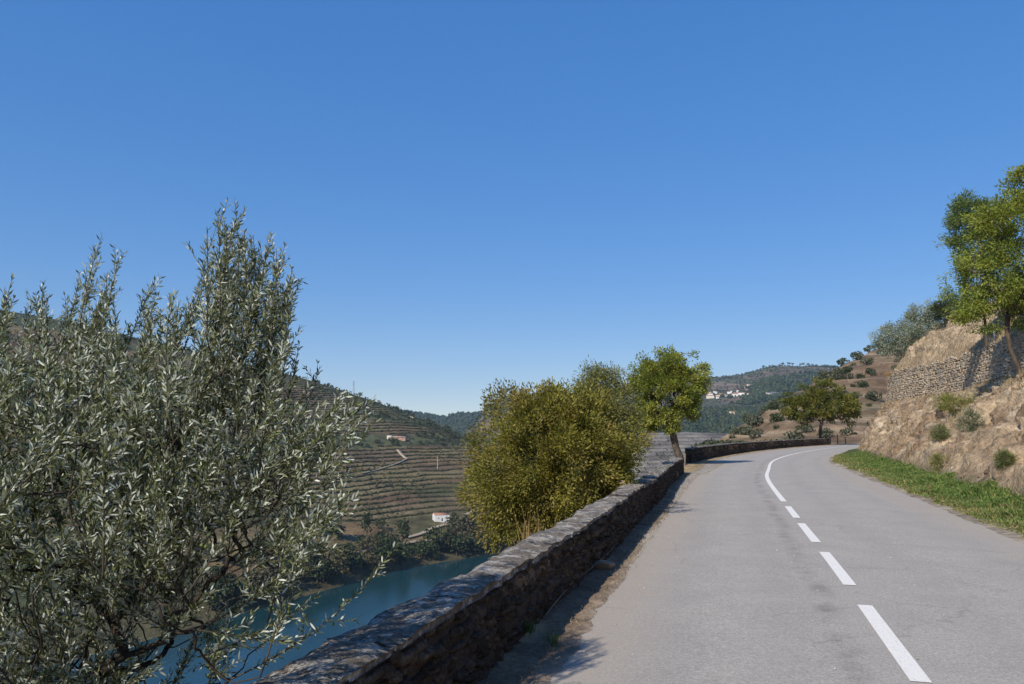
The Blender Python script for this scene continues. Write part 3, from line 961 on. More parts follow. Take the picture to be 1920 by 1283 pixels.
# --- trunked tree at the end of the first parapet
p = gnd(1283, 872)
tb = np.array([p[0] - .25, p[1] + .5, -.25])
h = lambda x, y: at(x, y, tb[1]) - tb
trunk = [h(1280, 878), h(1275, 858), h(1267, 838), h(1262, 815), h(1258, 795)]
build_tree("roadside_tree", "leafy green tree with a bare grey trunk at the end of the parapet", "tree", tb, trunk,
           [(*h(1255, 735), 1.65, 1.6, 1.55), (*h(1215, 720), .95, 1.1, 1.1), (*h(1300, 715), .85, 1.0, 1.1), (*h(1212, 778), .7, .9, .5), (*h(1290, 762), .8, .9, .7), (*h(1250, 690), 1.2, 1.2, .8), (*h(1245, 790), 1.0, 1.0, .5)],
           340, 84, .36, .125, .062, FRESH, 13, r_tip=.009, r_scale=1.7, power=1.95, shell=.4, clump_var=.35, upness=.5, outness=.7, droop=.15,
           extra=[h(1205, 670), h(1235, 660), h(1255, 657), h(1280, 662), h(1300, 665), h(1322, 690), h(1325, 720), h(1190, 690), h(1195, 800)])
# --- spreading tree behind the far parapet
p = at(1538, 826, 99.0)
tb = np.array([p[0], p[1], p[2] - .6])
h = lambda x, y: at(x, y, tb[1]) - tb
build_tree("spreading_tree", "low spreading olive-green tree behind the far parapet wall", "tree", tb, [h(1538, 830), h(1538, 812), h(1539, 797)],
           [(*h(1540, 762), 4.2, 4.0, 2.0), (*h(1505, 768), 2.6, 3, 1.5), (*h(1575, 765), 2.4, 3, 1.7), (*h(1545, 735), 2.6, 2.6, 1.3)], 230, 40, .55, .32, .15, FIG_GREEN, 14, r_tip=.02, r_scale=1.25, shell=.35, upness=.5, outness=.9,
           extra=[h(1470, 752), h(1480, 740), h(1500, 725), h(1530, 713), h(1556, 715), h(1580, 728), h(1600, 742), h(1606, 765), h(1472, 772), h(1596, 795)])
# --- tree on the bank at the right edge, with a bluer one behind it
p = at(1912, 694, 35.0)
tb = np.array(p)
h = lambda x, y, d=0.0: at(x, y, tb[1] + d) - tb
build_tree("bank_tree", "yellow-green tree leaning on the bank at the right edge", "tree", tb, [h(1914, 700), h(1905, 680), h(1893, 650), h(1888, 618), h(1890, 590)],
           [(*h(1900, 470), 2.2, 2.2, 2.6), (*h(1860, 520), 1.3, 1.7, 1.8), (*h(1960, 450), 2.2, 2.2, 2.8), (*h(1850, 580), 1.2, 1.5, .9), (*h(1890, 400), 1.3, 1.5, 1.3), (*h(1935, 350), 1.3, 1.5, 1.0), (*h(1960, 560), 2.0, 2.0, 1.5)],
           600, 50, .38, .145, .062, YELLOW_GREEN, 15, r_tip=.007, r_scale=1.3, clump_var=.4, shell=.5, droop=.1,
           extra=[h(1770, 455), h(1773, 520), h(1775, 560), h(1800, 600), h(1830, 618), h(1810, 500), h(1905, 330), h(1790, 480), h(1785, 585)])
p = at(1850, 640, 43.0)
tb = np.array(p)
h = lambda x, y, d=0.0: at(x, y, tb[1] + d) - tb
build_tree("terrace_tree", "darker bluish-green tree behind the yellow-green bank tree", "tree", tb, [h(1850, 650), h(1848, 615), h(1845, 585)],
           [(*h(1835, 440), 1.5, 1.6, 2.2), (*h(1815, 410), 1.0, 1.2, 1.4), (*h(1850, 530), 1.6, 1.5, 1.7), (*h(1810, 560), .9, 1.2, 1.0)], 300, 52, .42, .15, .055,
           [(0.15, 0.20, 0.07), (0.19, 0.23, 0.07), (0.11, 0.16, 0.05)], 16, r_tip=.009, shell=.4, droop=.2,
           extra=[h(1800, 375), h(1815, 362), h(1780, 420), h(1785, 450)])


def shrub(name, label, cat, base, rx, rz, pal, seed, n=60, per=26, leaf=.11, wd=.03, mat=None, group=None, spread=.28):
    return build_tree(name, label, cat, base, [(0, 0, -.2), (0, 0, rz * .25), (.03, 0, rz * .5)],
                      [(0, 0, rz * 1.05, rx, rx, rz * .95), (-rx * .4, 0, rz * .9, rx * .7, rx * .7, rz * .8), (rx * .4, .1, rz * 1.1, rx * .65, rx * .65, rz * .8)],
                      n, per, spread, leaf, wd, pal, seed, group=group, leaf_mat=mat, r_tip=.008, shell=.4, upness=.3)


# olives on top of the bank
p = at(1690, 676, 78.0)
shrub("olive_bush", "silver-grey olive growing at the far end of the drystone wall", "olive tree", p, 2.6, 2.1, OLIVE_PAL, 21, 150, 34, .26, .07, M_OLIVE, spread=.55)
p = at(1752, 632, 66.0)
shrub("olive_bush", "smaller silver olive on the crest above the drystone wall", "olive tree", p, 2.1, 1.5, OLIVE_PAL, 22, 110, 32, .24, .06, M_OLIVE, spread=.5)
p = at(1790, 600, 62.0)
shrub("evergreen_bush", "dark evergreen bush on the crest beneath the right-hand tree", "bush", p, 1.6, .9, DARK_GREEN, 23, 70, 28, .22, .07, spread=.45)
p = at(1716, 655, 90.0)
shrub("evergreen_bush", "dark evergreen bush between the two silver olives", "bush", p, 2.2, 1.9, DARK_GREEN, 24, 90, 28, .25, .08, spread=.5)
# plants on the face of the bank
tufts = [(1795, 768, 27.5, .62, .42, [(0.14, 0.15, 0.035), (0.20, 0.19, 0.05)], "yellow-green broom plant on the bank below the drystone wall"),
         (1765, 762, 29.5, .35, .32, [(0.13, 0.14, 0.04), (0.17, 0.17, 0.05)], "small yellow-green plant left of the broom on the bank"),
         (1818, 800, 25.5, .45, .42, [(0.09, 0.11, 0.06), (0.13, 0.15, 0.09)], "grey-green bush on the bank below the broom plant"),
         (1757, 826, 28.5, .25, .25, [(0.10, 0.12, 0.055), (0.13, 0.14, 0.06)], "small round grey-green tuft low on the bank"),
         (1880, 865, 20.0, .2, .2, [(0.10, 0.12, 0.05), (0.14, 0.14, 0.06)], "tiny green tuft low on the bank near the right edge"),
         (1752, 882, 27.0, .1, .42, [(0.17, 0.18, 0.07), (0.22, 0.2, 0.09)], "tall thin weed at the foot of the bank"),
         (1668, 712, 68.0, .9, .7, [(0.30, 0.16, 0.07), (0.36, 0.22, 0.10)], "rusty dry bush at the left end of the drystone wall")]


def drop_on_bank(x, y, d_guess):
    dr = ray(x, y)
    P = bank_G.reshape(-1, 3) - np.array([0, 0, CAM_H])
    P = P[(P[:, 1] > 5)]
    e = (P[:, 0] / P[:, 1] - dr[0]) ** 2 + (P[:, 2] / P[:, 1] - dr[2]) ** 2
    near = P[e < e.min() + 4e-5]
    return near[np.argmin(near[:, 1])] + np.array([0, 0, CAM_H])


for i, (x, y, d, rx, rz, pal_, lab) in enumerate(tufts):
    p = drop_on_bank(x, y, d)
    k_ = p[1] / d
    shrub("bank_plant", lab, "plant", p - np.array([0, 0, .05]), rx * k_ * .85, rz * k_ * .85, [tuple(c * 1.45 for c in q) for q in pal_], 30 + i, 34, 20, .13 * k_, .016 * k_, spread=.15 * k_)


# ------------------------------------------------------------------ the foreground olive tree
def olive_tree():
    rng = np.random.default_rng(5)
    base = np.array([-1.9, 3.85, -.85])
    root = thing("olive_tree", "silver-leaved olive tree filling the left foreground beside the parapet", "olive tree", base)
    top_x = [-420, -200, 0, 30, 60, 100, 150, 190, 215, 245, 290, 325, 365, 385, 410, 440, 470, 490, 515, 545, 560, 600, 640, 690, 720]
    top_y = [600, 560, 520, 512, 560, 570, 520, 445, 520, 490, 540, 560, 590, 470, 400, 378, 430, 480, 440, 500, 650, 700, 740, 780, 900]
    tips = [(25, 515), (80, 528), (55, 560), (150, 510), (192, 440), (232, 474), (215, 520), (170, 540), (285, 532), (322, 552), (300, 580), (362, 580), (388, 425), (408, 395), (440, 376), (455, 400), (425, 420),
            (468, 440), (510, 438), (532, 480), (548, 500), (520, 520), (550, 560), (562, 640), (600, 688), (585, 720), (640, 745), (690, 775), (705, 790), (660, 800), (600, 800), (600, 1060),
            (640, 930), (630, 1000), (655, 880), (10, 560), (120, 590), (-60, 540), (-120, 560), (480, 470), (440, 470), (400, 480), (500, 540), (420, 540)]
    tips += [(rng.uniform(560, 690), rng.uniform(740, 960)) for _ in range(16)]
    tips += [(rng.uniform(384, 475), rng.uniform(395, 640)) for _ in range(34)] + [(rng.uniform(488, 556), rng.uniform(455, 660)) for _ in range(24)] + [(rng.uniform(142, 238), rng.uniform(475, 620)) for _ in range(14)] + [(rng.uniform(270, 345), rng.uniform(555, 640)) for _ in range(9)] + [(rng.uniform(-10, 95), rng.uniform(535, 640)) for _ in range(12)]
    shoots = []
    for x, y in tips:
        d = (4.05 if y < 700 else 3.6) + rng.normal() * .2
        shoots.append((at(x, y, d), 1 if y < 700 else 0))
    tries = 0
    while len(shoots) < 690 and tries < 20000:
        tries += 1
        x = rng.uniform(-430, 690); y = rng.uniform(380, 1420)
        if y < max(np.interp(x, top_x, top_y) + 60, np.interp(x, [-400, 0, 250, 380, 520, 640], [600, 600, 620, 640, 690, 760])): continue
        if x > np.interp(y, [640, 760, 900, 1000, 1100, 1200, 1300], [545, 600, 625, 600, 530, 450, 400]) + rng.normal() * 18: continue
        dens = 1.0
        if y > 950: dens *= np.interp(x, [0, 150, 350, 560, 640], [.75, .5, .4, .25, .0])
        if x > 480: dens *= .55
        if rng.random() > dens: continue
        d = 3.75 + rng.normal() * .5
        if d < 2.85: continue
        shoots.append((at(x, y, d), .6))
    for _ in range(40):                            # the side of the crown outside the picture, toward the sun
        shoots.append((np.array([rng.uniform(-3.0, -1.9), rng.uniform(1.9, 3.1), rng.uniform(.4, 1.6)]), .6))
    centre = np.array([-1.85, 3.75, .75])
    # limbs: shoot bases become attractors of the branch skeleton
    bases, axes, lens = [], [], []
    for tip, up in shoots:
        o = tip - centre; o = o / (np.linalg.norm(o) + 1e-6)
        L_ = rng.uniform(.32, .6) * (1.15 if up == 1 else 1.0)
        d = o * (.12 if up == 1 else .7) + np.array([.06, 0, 1.1]) * (1 if up == 1 else .38) + rng.normal(size=3) * (.17 if up == 1 else .42)
        if np.dot(d, o) < .25: d = d + o * .7
        if tip[0] / tip[1] > -.34: d[0] = abs(d[0]) + .1
        d /= np.linalg.norm(d)
        if up == 0: d = o * .9 + np.array([0.35, 0, .15]); d /= np.linalg.norm(d)
        bases.append(tip - d * L_ - np.array([0, 0, .12 * L_])); axes.append(d); lens.append(L_)
    for (x0, y0), (x1, y1), dd_ in (((430, 1275), (742, 1062), 3.5), ((380, 1230), (600, 1140), 3.4), ((470, 900), (705, 778), 3.5), ((450, 960), (668, 905), 3.45), ((360, 1180), (560, 1230), 3.3), ((420, 1080), (632, 1010), 3.6)):
        a_, e_ = at(x0, y0, dd_), at(x1, y1, dd_ + .12)      # long twigs reaching out over the parapet
        bases.append(a_); lens.append(np.linalg.norm(e_ - a_)); axes.append((e_ - a_) / lens[-1])
    bases = np.array(bases); axes = np.array(axes); lens = np.array(lens)
    tr = [base, base + [-.02, .0, .4], base + [.03, -.03, .75]]
    stems = [tr]
    nodes, par, rad = grow([np.array(q) for q in tr], bases[rng.permutation(len(bases))], rng, r_tip=.0045, r_scale=.68, power=2.1, wander=.035, seg=4)
    V, Fq = skeleton_geo(nodes - base, par, rad, 7)
    link("trunk", make_mesh("trunk", V, Fq, M_OLIVE_BARK, smooth=True), root)
    up_pal = np.array([(0.105, 0.122, 0.052), (0.145, 0.162, 0.072), (0.185, 0.20, 0.09), (0.08, 0.095, 0.042)])
    under_pal = np.array([(0.44, 0.465, 0.39), (0.53, 0.555, 0.485), (0.34, 0.365, 0.29)])
    Ntot = 0
    fruit_pts = []
    rest = []
    keyd = bases[:, 1] + 20 * (bases[:, 0] / bases[:, 1] < -.68)
    order = np.argsort(keyd)
    bases, axes, lens = bases[order], axes[order], lens[order]
    for si in range(len(bases)):
        B, A, L_ = bases[si], axes[si], lens[si]
        n = 14
        t = np.linspace(0, 1, n)
        side = np.cross(A, [0, 0, 1.0]); side /= np.linalg.norm(side) + 1e-6
        bend = rng.normal(size=3) * .09 * L_
        ax = B + np.outer(t, A) * L_ + np.outer(t ** 2, np.array([0, 0, .12 * L_]) + bend) - np.outer(t, bend)
        wood = [tube_geo(ax, np.linspace(.0042, .0012, n), 4)]
        # leaf-bearing axes: the shoot and its side twigs
        lines = [(ax, L_)]
        for _ in range(rng.integers(7, 12)):
            f0 = rng.uniform(.08, .85)
            p0 = B + A * L_ * f0 + (np.array([0, 0, .12 * L_]) + bend) * f0 ** 2 - bend * f0
            td = A * .75 + unit(1, rng)[0] * .7 + np.array([0, 0, .18]); td /= np.linalg.norm(td)
            tl = rng.uniform(.06, .17) * (1.15 - .5 * f0)
            tt_ = np.linspace(0, 1, 6)
            tw = p0 + np.outer(tt_, td) * tl + np.outer(tt_ ** 2, np.array([0, 0, rng.uniform(-.03, .06)]))
            lines.append((tw, tl)); wood.append(tube_geo(tw, np.linspace(.0022, .0008, 6), 3))
        Ps, Ds, Ns = [], [], []
        for ln, ll in lines:
            m = max(3, int(ll / .0165))
            ft = (np.arange(m) + rng.random(m) * .5) / m
            ft = ft[(ft > .12) | (ll < .35)]
            m = len(ft)
            idx = ft * (len(ln) - 1); i0_ = np.minimum(idx.astype(int), len(ln) - 2); fx = (idx - i0_)[:, None]
            pos = ln[i0_] * (1 - fx) + ln[i0_ + 1] * fx
            tang = ln[i0_ + 1] - ln[i0_]; tang /= np.linalg.norm(tang, axis=1)[:, None]
            s1 = np.cross(tang, [0.2, 0.1, 1.0]); s1 /= np.linalg.norm(s1, axis=1)[:, None] + 1e-6; s2 = np.cross(tang, s1)
            ang = (np.arange(m) % 2) * math.pi / 2 + rng.normal(size=m) * .4
            lat = s1 * np.cos(ang)[:, None] + s2 * np.sin(ang)[:, None]
            for sg in (1, -1):
                spread_ = rng.uniform(.45, .95, (m, 1))
                dd = tang * .85 + lat * sg * spread_ + rng.normal(size=(m, 3)) * .14
                Ps.append(pos); Ds.append(dd); Ns.append(tang * -.5 + lat * -sg * -.2 + rng.normal(size=(m, 3)) * .45 + np.array([0, 0, .25]))
        P = np.concatenate(Ps); D = np.concatenate(Ds); Nn = np.concatenate(Ns)
        m = len(P)
        ll_, lw_ = rng.uniform(.024, .046, m), rng.uniform(.0062, .0092, m)
        nv_ = 6 if si < 300 else 4
        if si < 300:
            lv, (lf, lq) = long_leaf_geo(P, D, Nn, ll_, lw_)
        else:
            (lv, lf), lq = leaf_geo(P, D, Nn, ll_, lw_ * 1.15, fold=.2, mid=.5), np.zeros((0, 4), int)
        silver = rng.random(m) < .48
        cc = np.where(silver[:, None], under_pal[rng.integers(0, 3, m)], up_pal[rng.integers(0, 4, m)]) * rng.uniform(.75, 1.25, (m, 1))
        wv, wf = join_geo(wood)
        wcol = np.tile(np.array([0.09, 0.075, 0.05]), (len(wv), 1))
        Vall = np.concatenate([lv, wv]) - B
        me = make_mesh("leafy_shoot", Vall, [lf, np.concatenate([lq, wf + len(lv)])], M_OLIVE, np.concatenate([np.repeat(cc, nv_, 0), wcol]))
        if si < 300:
            link("leafy_shoot", me, root, tuple((B - base).tolist()))
        else:
            rest.append((Vall + B - base, lf, np.concatenate([lq, wf + len(lv)]), np.concatenate([np.repeat(cc, nv_, 0), wcol])))
        Ntot += m
        if rng.random() < .5:
            fruit_pts.append(P[rng.integers(0, m, 4)] + rng.normal(size=(4, 3)) * .012)
    n0 = 0; Vr, F3, F4, Cr = [], [], [], []
    for v_, a_, b_, c_ in rest:
        Vr.append(v_); F3.append(a_ + n0); F4.append(b_ + n0); Cr.append(c_); n0 += len(v_)
    tag(link("inner_foliage", make_mesh("inner_foliage", np.concatenate(Vr), [np.concatenate(F3), np.concatenate(F4)], M_OLIVE, np.concatenate(Cr)), root), kind="stuff")
    # green olives
    fp = np.concatenate(fruit_pts)
    oc = np.array([(0, 0, 1.25), (1, 0, 0), (0, 1, 0), (-1, 0, 0), (0, -1, 0), (0, 0, -1.25), (.75, .75, .75), (-.75, .75, -.75)], float)[:6]
    of = np.array([[0, 1, 2], [0, 2, 3], [0, 3, 4], [0, 4, 1], [5, 2, 1], [5, 3, 2], [5, 4, 3], [5, 1, 4]])
    V = (fp[:, None, :] + oc[None] * .0075 - np.array([0, 0, .012])).reshape(-1, 3) - base
    Fc = (of[None] + (np.arange(len(fp)) * 6)[:, None, None]).reshape(-1, 3)
    col_ = np.repeat(np.array([0.17, 0.20, 0.05]) * R.uniform(.7, 1.2, (len(fp), 1)), 6, 0)
    tag(link("olive_fruit", make_mesh("olive_fruit", V, Fc, M_OLIVE, col_, smooth=True), root), kind="stuff")
    print("olive leaves", Ntot)


olive_tree()


# ------------------------------------------------------------------ stones and walls
def stone_mesh(name, rng, mat, depth_back=.5):
    """unit stone: x along the wall, y outward (front at +y), z up; chamfered and uneven, 22 triangles"""
    j = lambda a: rng.uniform(-a, a)
    V = []
    for (x, z) in ((-.5, -.5), (.5, -.5), (.5, .5), (-.5, .5)):
        V.append((x + j(.03), -depth_back, z + j(.03)))
    for (x, z) in ((-.5, -.5), (.5, -.5), (.5, .5), (-.5, .5)):
        V.append((x + j(.07), .1 + j(.12), z + j(.09)))
    for (x, z) in ((-.3, -.28), (.3, -.28), (.3, .28), (-.3, .28)):
        V.append((x + j(.14), .5 + j(.3), z + j(.14)))
    Fq = []
    for a, b_ in ((0, 4), (4, 8)):
        for i in range(4):
            k_ = (i + 1) % 4
            Fq.append([a + i, a + k_, b_ + k_, b_ + i])
    Fq.append([8, 9, 10, 11])
    me = make_mesh(name, np.array(V), np.array(Fq), mat)
    return me


def rows_of_stones(s0, s1, z0, z1f, rng, h_rng, l_rng, gap=.012):
    """(s, z, length, height) of rough courses"""
    out = []
    z = z0
    while True:
        hh = rng.uniform(*h_rng)
        s = s0 + rng.uniform(-.2, 0)
        any_ = False
        while s < s1:
            ll = rng.uniform(*l_rng) * (1.25 if rng.random() < .15 else 1)
            zt = z1f(s)
            if z + hh * .6 < zt:
                h2 = min(hh * rng.uniform(.65, 1.25), zt - z + .03)
                out.append((s + ll / 2, z + h2 / 2 + rng.uniform(-.03, .03), ll - gap, h2 - gap)); any_ = True
            s += ll
        z += hh
        if not any_: break
    return out


def place_stones(parent, name, stones, t_of, facing, meshes, rng, depth, max_parts=300, key=None, mat=None, frame=road_pt):
    """facing -1: stones look toward decreasing t"""
    def basis(s, z):
        p = frame(s, t_of(s, z), z); a = frame(s + .05, t_of(s + .05, z), z); d = a - p; d /= np.linalg.norm(d)
        out = np.array([d[1], -d[0], 0]) * facing
        return p, d, out
    order = sorted(range(len(stones)), key=(lambda i: key(stones[i])) if key else (lambda i: 0))
    bulkV, bulkF, n = [], [], 0
    for rank, i in enumerate(order):
        s, z, ll, hh = stones[i]
        p, d, out = basis(s, z)
        me = meshes[rng.integers(len(meshes))]
        dp = depth * rng.uniform(.6, 1.4)
        if facing * 1 > 0: d_ = d * -1 if False else d
        M = np.array([d * ll, out * dp, np.array([0, 0, 1.0]) * hh]).T
        tilt = rng.uniform(-.12, .12)
        M = np.array([[1, 0, 0], [0, 1, 0], [0, 0, 1]]) @ M
        M[2, 0] += tilt * ll
        if rank < max_parts:
            o = bpy.data.objects.new(name, me); C.objects.link(o); o.parent = parent
            m4 = Matrix.Identity(4)
            for a in range(3):
                for b_ in range(3): m4[a][b_] = M[a, b_]
                m4[a][3] = p[a]
            o.matrix_local = Matrix.Translation(-Vector(parent.location)) @ m4
        else:
            co = np.empty(len(me.vertices) * 3); me.vertices.foreach_get("co", co); co = co.reshape(-1, 3)
            fq = np.array([list(q.vertices) for q in me.polygons]) if not hasattr(place_stones, "cache") or me.name not in place_stones.cache else place_stones.cache[me.name]
            if not hasattr(place_stones, "cache"): place_stones.cache = {}
            place_stones.cache[me.name] = fq
            bulkV.append(co @ M.T + p); bulkF.append(fq + n); n += len(co)
    if bulkV:
        V = np.concatenate(bulkV) - np.array(parent.location)
        tag(link(name + "_courses", make_mesh(name + "_courses", V, np.concatenate(bulkF), mat), parent), kind="stuff")


def parapet(label, s0, s1, height, thick, seed, stone_h, stone_l, slab_l, max_stones, cat="wall", coarse=False):
    rng = np.random.default_rng(seed)
    p0 = road_pt(s0, wall_t(s0) - thick / 2, 0.0)
    root = thing("parapet_wall", label, cat, p0)
    p0 = np.array(root.location)
    # mortar core
    n = int((s1 - s0) / .5) + 2
    ss_ = np.linspace(s0, s1, n)
    prof = [(0.03, -.35), (0.03, height - .05), (thick - .03, height - .05), (thick - .03, -1.2)]
    V = np.concatenate([np.stack([road_pt(s, wall_t(s) - o_, z_) for o_, z_ in prof]) for s in ss_]) - p0
    Fq = [[i * 4 + a, i * 4 + (a + 1) % 4, i * 4 + 4 + (a + 1) % 4, i * 4 + 4 + a] for i in range(n - 1) for a in range(4)]
    Fq += [[0, 3, 2, 1], [4 * n - 4, 4 * n - 3, 4 * n - 2, 4 * n - 1]]
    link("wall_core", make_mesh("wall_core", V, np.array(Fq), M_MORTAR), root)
    stones = rows_of_stones(s0, s1, -.06, lambda s: height - .055, rng, stone_h, stone_l)
    meshes = [stone_mesh("stone", rng, M_STONE) for _ in range(14)]
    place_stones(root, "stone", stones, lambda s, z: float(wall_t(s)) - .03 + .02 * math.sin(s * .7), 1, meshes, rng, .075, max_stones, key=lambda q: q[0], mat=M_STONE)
    # end faces
    for se, sg in ((s1, 1), (s0, -1)):
        z = -.05
        ends = []
        while z < height - .12:
            hh = rng.uniform(.1, .17)
            o_ = .02
            while o_ < thick - .08:
                w_ = min(rng.uniform(.14, .26), thick - .02 - o_)
                tf = float(wall_t(se)); c = road_pt(se, tf - o_ - w_ / 2, z + hh / 2); a = road_pt(se + .05, tf - .2, 0) - road_pt(se, tf - .2, 0); a /= np.linalg.norm(a)
                side = np.array([a[1], -a[0], 0])
                me = meshes[rng.integers(len(meshes))]
                M = np.array([side * (w_ - .012), a * sg * .07, np.array([0, 0, hh - .012])]).T
                o = bpy.data.objects.new("stone", me); C.objects.link(o); o.parent = root
                m4 = Matrix.Identity(4)
                for r_ in range(3):
                    for b_ in range(3): m4[r_][b_] = M[r_, b_]
                    m4[r_][3] = c[r_] - p0[r_]
                o.matrix_local = m4
                o_ += w_
            z += hh
    # coping slabs: uneven, split, overhanging a little
    s = s0
    nx, ny = (22, 10) if not coarse else (6, 3)
    while s < s1 - .1:
        ll = min(rng.uniform(*slab_l), s1 - s)
        if s1 - s - ll < .25: ll = s1 - s
        th = rng.uniform(.05, .085); dz = rng.uniform(-.014, .016)
        in_ = rng.uniform(-.015, .02); out_ = rng.uniform(-.02, .05)
        u = np.linspace(0, 1, nx); v = np.linspace(0, 1, ny)
        Ug, Vg = np.meshgrid(u, v, indexing='ij')
        sd = s + .006 + Ug * (ll - .012)
        tdist = (-in_) + Vg * (thick + in_ + out_)
        jag_a = .04 * fbm(sd * 7, sd * 0 + 1, seed + 3, 5, .65); jag_b = .05 * fbm(sd * 4, sd * 0 + 7, seed + 4, 4)
        tdist = tdist + jag_a * (1 - Vg) + jag_b * Vg
        sd = sd + (.02 * fbm(Vg * 6 + s, Ug * 0, seed + 5, 3)) * np.where(Ug < .01, 1, 0) + (.02 * fbm(Vg * 6 + s, Ug * 0 + 3, seed + 6, 3)) * np.where(Ug > .99, 1, 0)
        edge_m = np.minimum(np.minimum(Ug, 1 - Ug) * ll / .05, np.minimum(Vg, 1 - Vg) * thick / .05)
        zt = height + dz + .03 * fbm(sd * 5, tdist * 9, seed + 8, 5, .65) - .016 * (1 - np.clip(edge_m, 0, 1)) + .01 * (Vg - .5)
        top = road_pt(sd, wall_t(sd) - tdist, zt).reshape(-1, 3)
        inset = road_pt(sd, wall_t(sd) - tdist, height + dz - th).reshape(-1, 3)
        nn = nx * ny
        Fq = list(grid_faces(nx, ny))
        rim = [i * ny for i in range(nx)] + [(nx - 1) * ny + j for j in range(1, ny)] + [i * ny + ny - 1 for i in range(nx - 2, -1, -1)] + [j for j in range(ny - 2, 0, -1)]
        c0 = top.mean(0)
        for a in range(len(rim)):
            b_ = (a + 1) % len(rim)
            Fq.append([rim[a], rim[b_], rim[b_] + nn, rim[a] + nn])
        Fq += [list(q[::-1] + nn) for q in grid_faces(nx, ny)]
        me = make_mesh("coping_slab", np.concatenate([top, inset]) - c0, np.array(Fq), M_COPING)
        link("coping_slab", me, root, tuple((c0 - p0).tolist()))
        s += ll
    return root


W1_END = road_st(gnd(1279, 887))[0]
W2_START = road_st(gnd(1292, 868))[0]
W2_END = 107.0
print("wall s:", W1_END, W2_START, W2_END, S_MAX)
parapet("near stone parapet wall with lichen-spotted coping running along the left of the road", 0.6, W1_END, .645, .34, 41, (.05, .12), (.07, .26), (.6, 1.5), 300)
parapet("far stone parapet wall curving round the bend beyond the trunked tree", W2_START, W2_END, .80, .42, 42, (.16, .26), (.35, .7), (1.6, 2.8), 200, coarse=True)

# drystone terrace wall on the bank
rng = np.random.default_rng(43)
root = thing("drystone_wall", "grey-brown drystone retaining wall above the earth bank on the right", "wall", road_pt(45.0, WALL_T0, WALL_Z0))
p0 = np.array(root.location)


def dry_t(s, z):
    return float(dry_line(s)) - .05 + (z - WALL_Z0) * .12 + .10 * math.sin(s * .31) + .05 * math.sin(s * .9 + 1)


n = int((WALL_S1 - WALL_S0) / .8) + 2
ss_ = np.linspace(WALL_S0, WALL_S1, n)
V = []
for s in ss_:
    zt = float(wall_z1(s)) - .12
    V += [road_pt(s, dry_t(s, WALL_Z0) + .03, WALL_Z0 - 1.2), road_pt(s, dry_t(s, zt) + .06, zt), road_pt(s, dry_t(s, zt) + .5, zt), road_pt(s, dry_t(s, zt) + .5, WALL_Z0 - 1.2)]
Fq = [[i * 4 + a, i * 4 + (a + 1) % 4, i * 4 + 4 + (a + 1) % 4, i * 4 + 4 + a] for i in range(n - 1) for a in range(4)] + [[0, 3, 2, 1], [4 * n - 4, 4 * n - 3, 4 * n - 2, 4 * n - 1]]
link("wall_core", make_mesh("wall_core", np.array(V) - p0, np.array(Fq)[:, ::-1], M_ROCK), root)
stones = rows_of_stones(WALL_S0, WALL_S1, WALL_Z0 - .9, lambda s: float(wall_z1(s)) + .12 * math.sin(s * 1.7) - .05, rng, (.11, .19), (.16, .5), .006)
meshes = [stone_mesh("stone", rng, M_DRYSTONE) for _ in range(16)]
cand = [q for q in stones if 20 < q[0] < WALL_S1 and q[1] > WALL_Z0 + .2]
place_stones(root, "stone", stones, dry_t, -1, meshes, rng, .09, 300, key=lambda q: (0 if (q[0] > 24 and q[1] > WALL_Z0 + .4) else 1, q[0]), mat=M_DRYSTONE)

# rocks standing out of the bank
rock_meshes = []
for k_ in range(6):
    rr_ = np.random.default_rng(60 + k_)
    import bmesh
    bm = bmesh.new(); bmesh.ops.create_icosphere(bm, subdivisions=3, radius=.5)
    for v in bm.verts:
        c = np.array(v.co)
        v.co = Vector(c * np.array([1.3, .9, .75]))
    for _ in range(9):
        nn_ = Vector(unit(1, rr_)[0]); dd_ = rr_.uniform(.24, .42)
        for v in bm.verts:
            ex = v.co.dot(nn_) - dd_
            if ex > 0: v.co -= nn_ * ex
    me = bpy.data.meshes.new("rock"); bm.to_mesh(me); bm.free(); me.materials.append(M_ROCK); rock_meshes.append(me)
rr_ = np.random.default_rng(70)
for k_ in range(190):
    s = rr_.uniform(10, 78); v = rr_.uniform(3.2, 7.4)
    p = bank_point(s, v)
    o = link("rock", rock_meshes[rr_.integers(6)], bank, tuple(p.tolist()))
    sc_ = rr_.uniform(.07, .3) * (1.5 if rr_.random() < .15 else 1)
    o.scale = (sc_ * 1.2, sc_, sc_ * .8); o.rotation_euler = tuple(rr_.uniform(-.6, .6, 3) + np.array([0, .5, rr_.uniform(0, 6)]))


# ------------------------------------------------------------------ grass
def blades(P, hgt, wid, lean, col, rng):
    n = len(P)
    a = rng.uniform(0, 2 * math.pi, n)
    sd = np.stack([np.cos(a), np.sin(a), np.zeros(n)], 1) * wid[:, None] * .5
    b_ = rng.uniform(0, 2 * math.pi, n)
    ld = np.stack([np.cos(b_), np.sin(b_), np.zeros(n)], 1) * (hgt * lean)[:, None]
    mid = P + ld * .35 + np.array([0, 0, 1.0]) * (hgt * .6)[:, None]
    tip = P + ld + np.array([0, 0, 1.0]) * (hgt * (1 - .25 * lean))[:, None]
    V = np.stack([P - sd, P + sd, mid + sd * .7, tip, mid - sd * .7], 1).reshape(-1, 3)
    i = np.arange(n)[:, None] * 5
    return V, [i + np.array([[0, 1, 2, 4]]), i + np.array([[4, 2, 3]])], np.repeat(col, 5, 0)


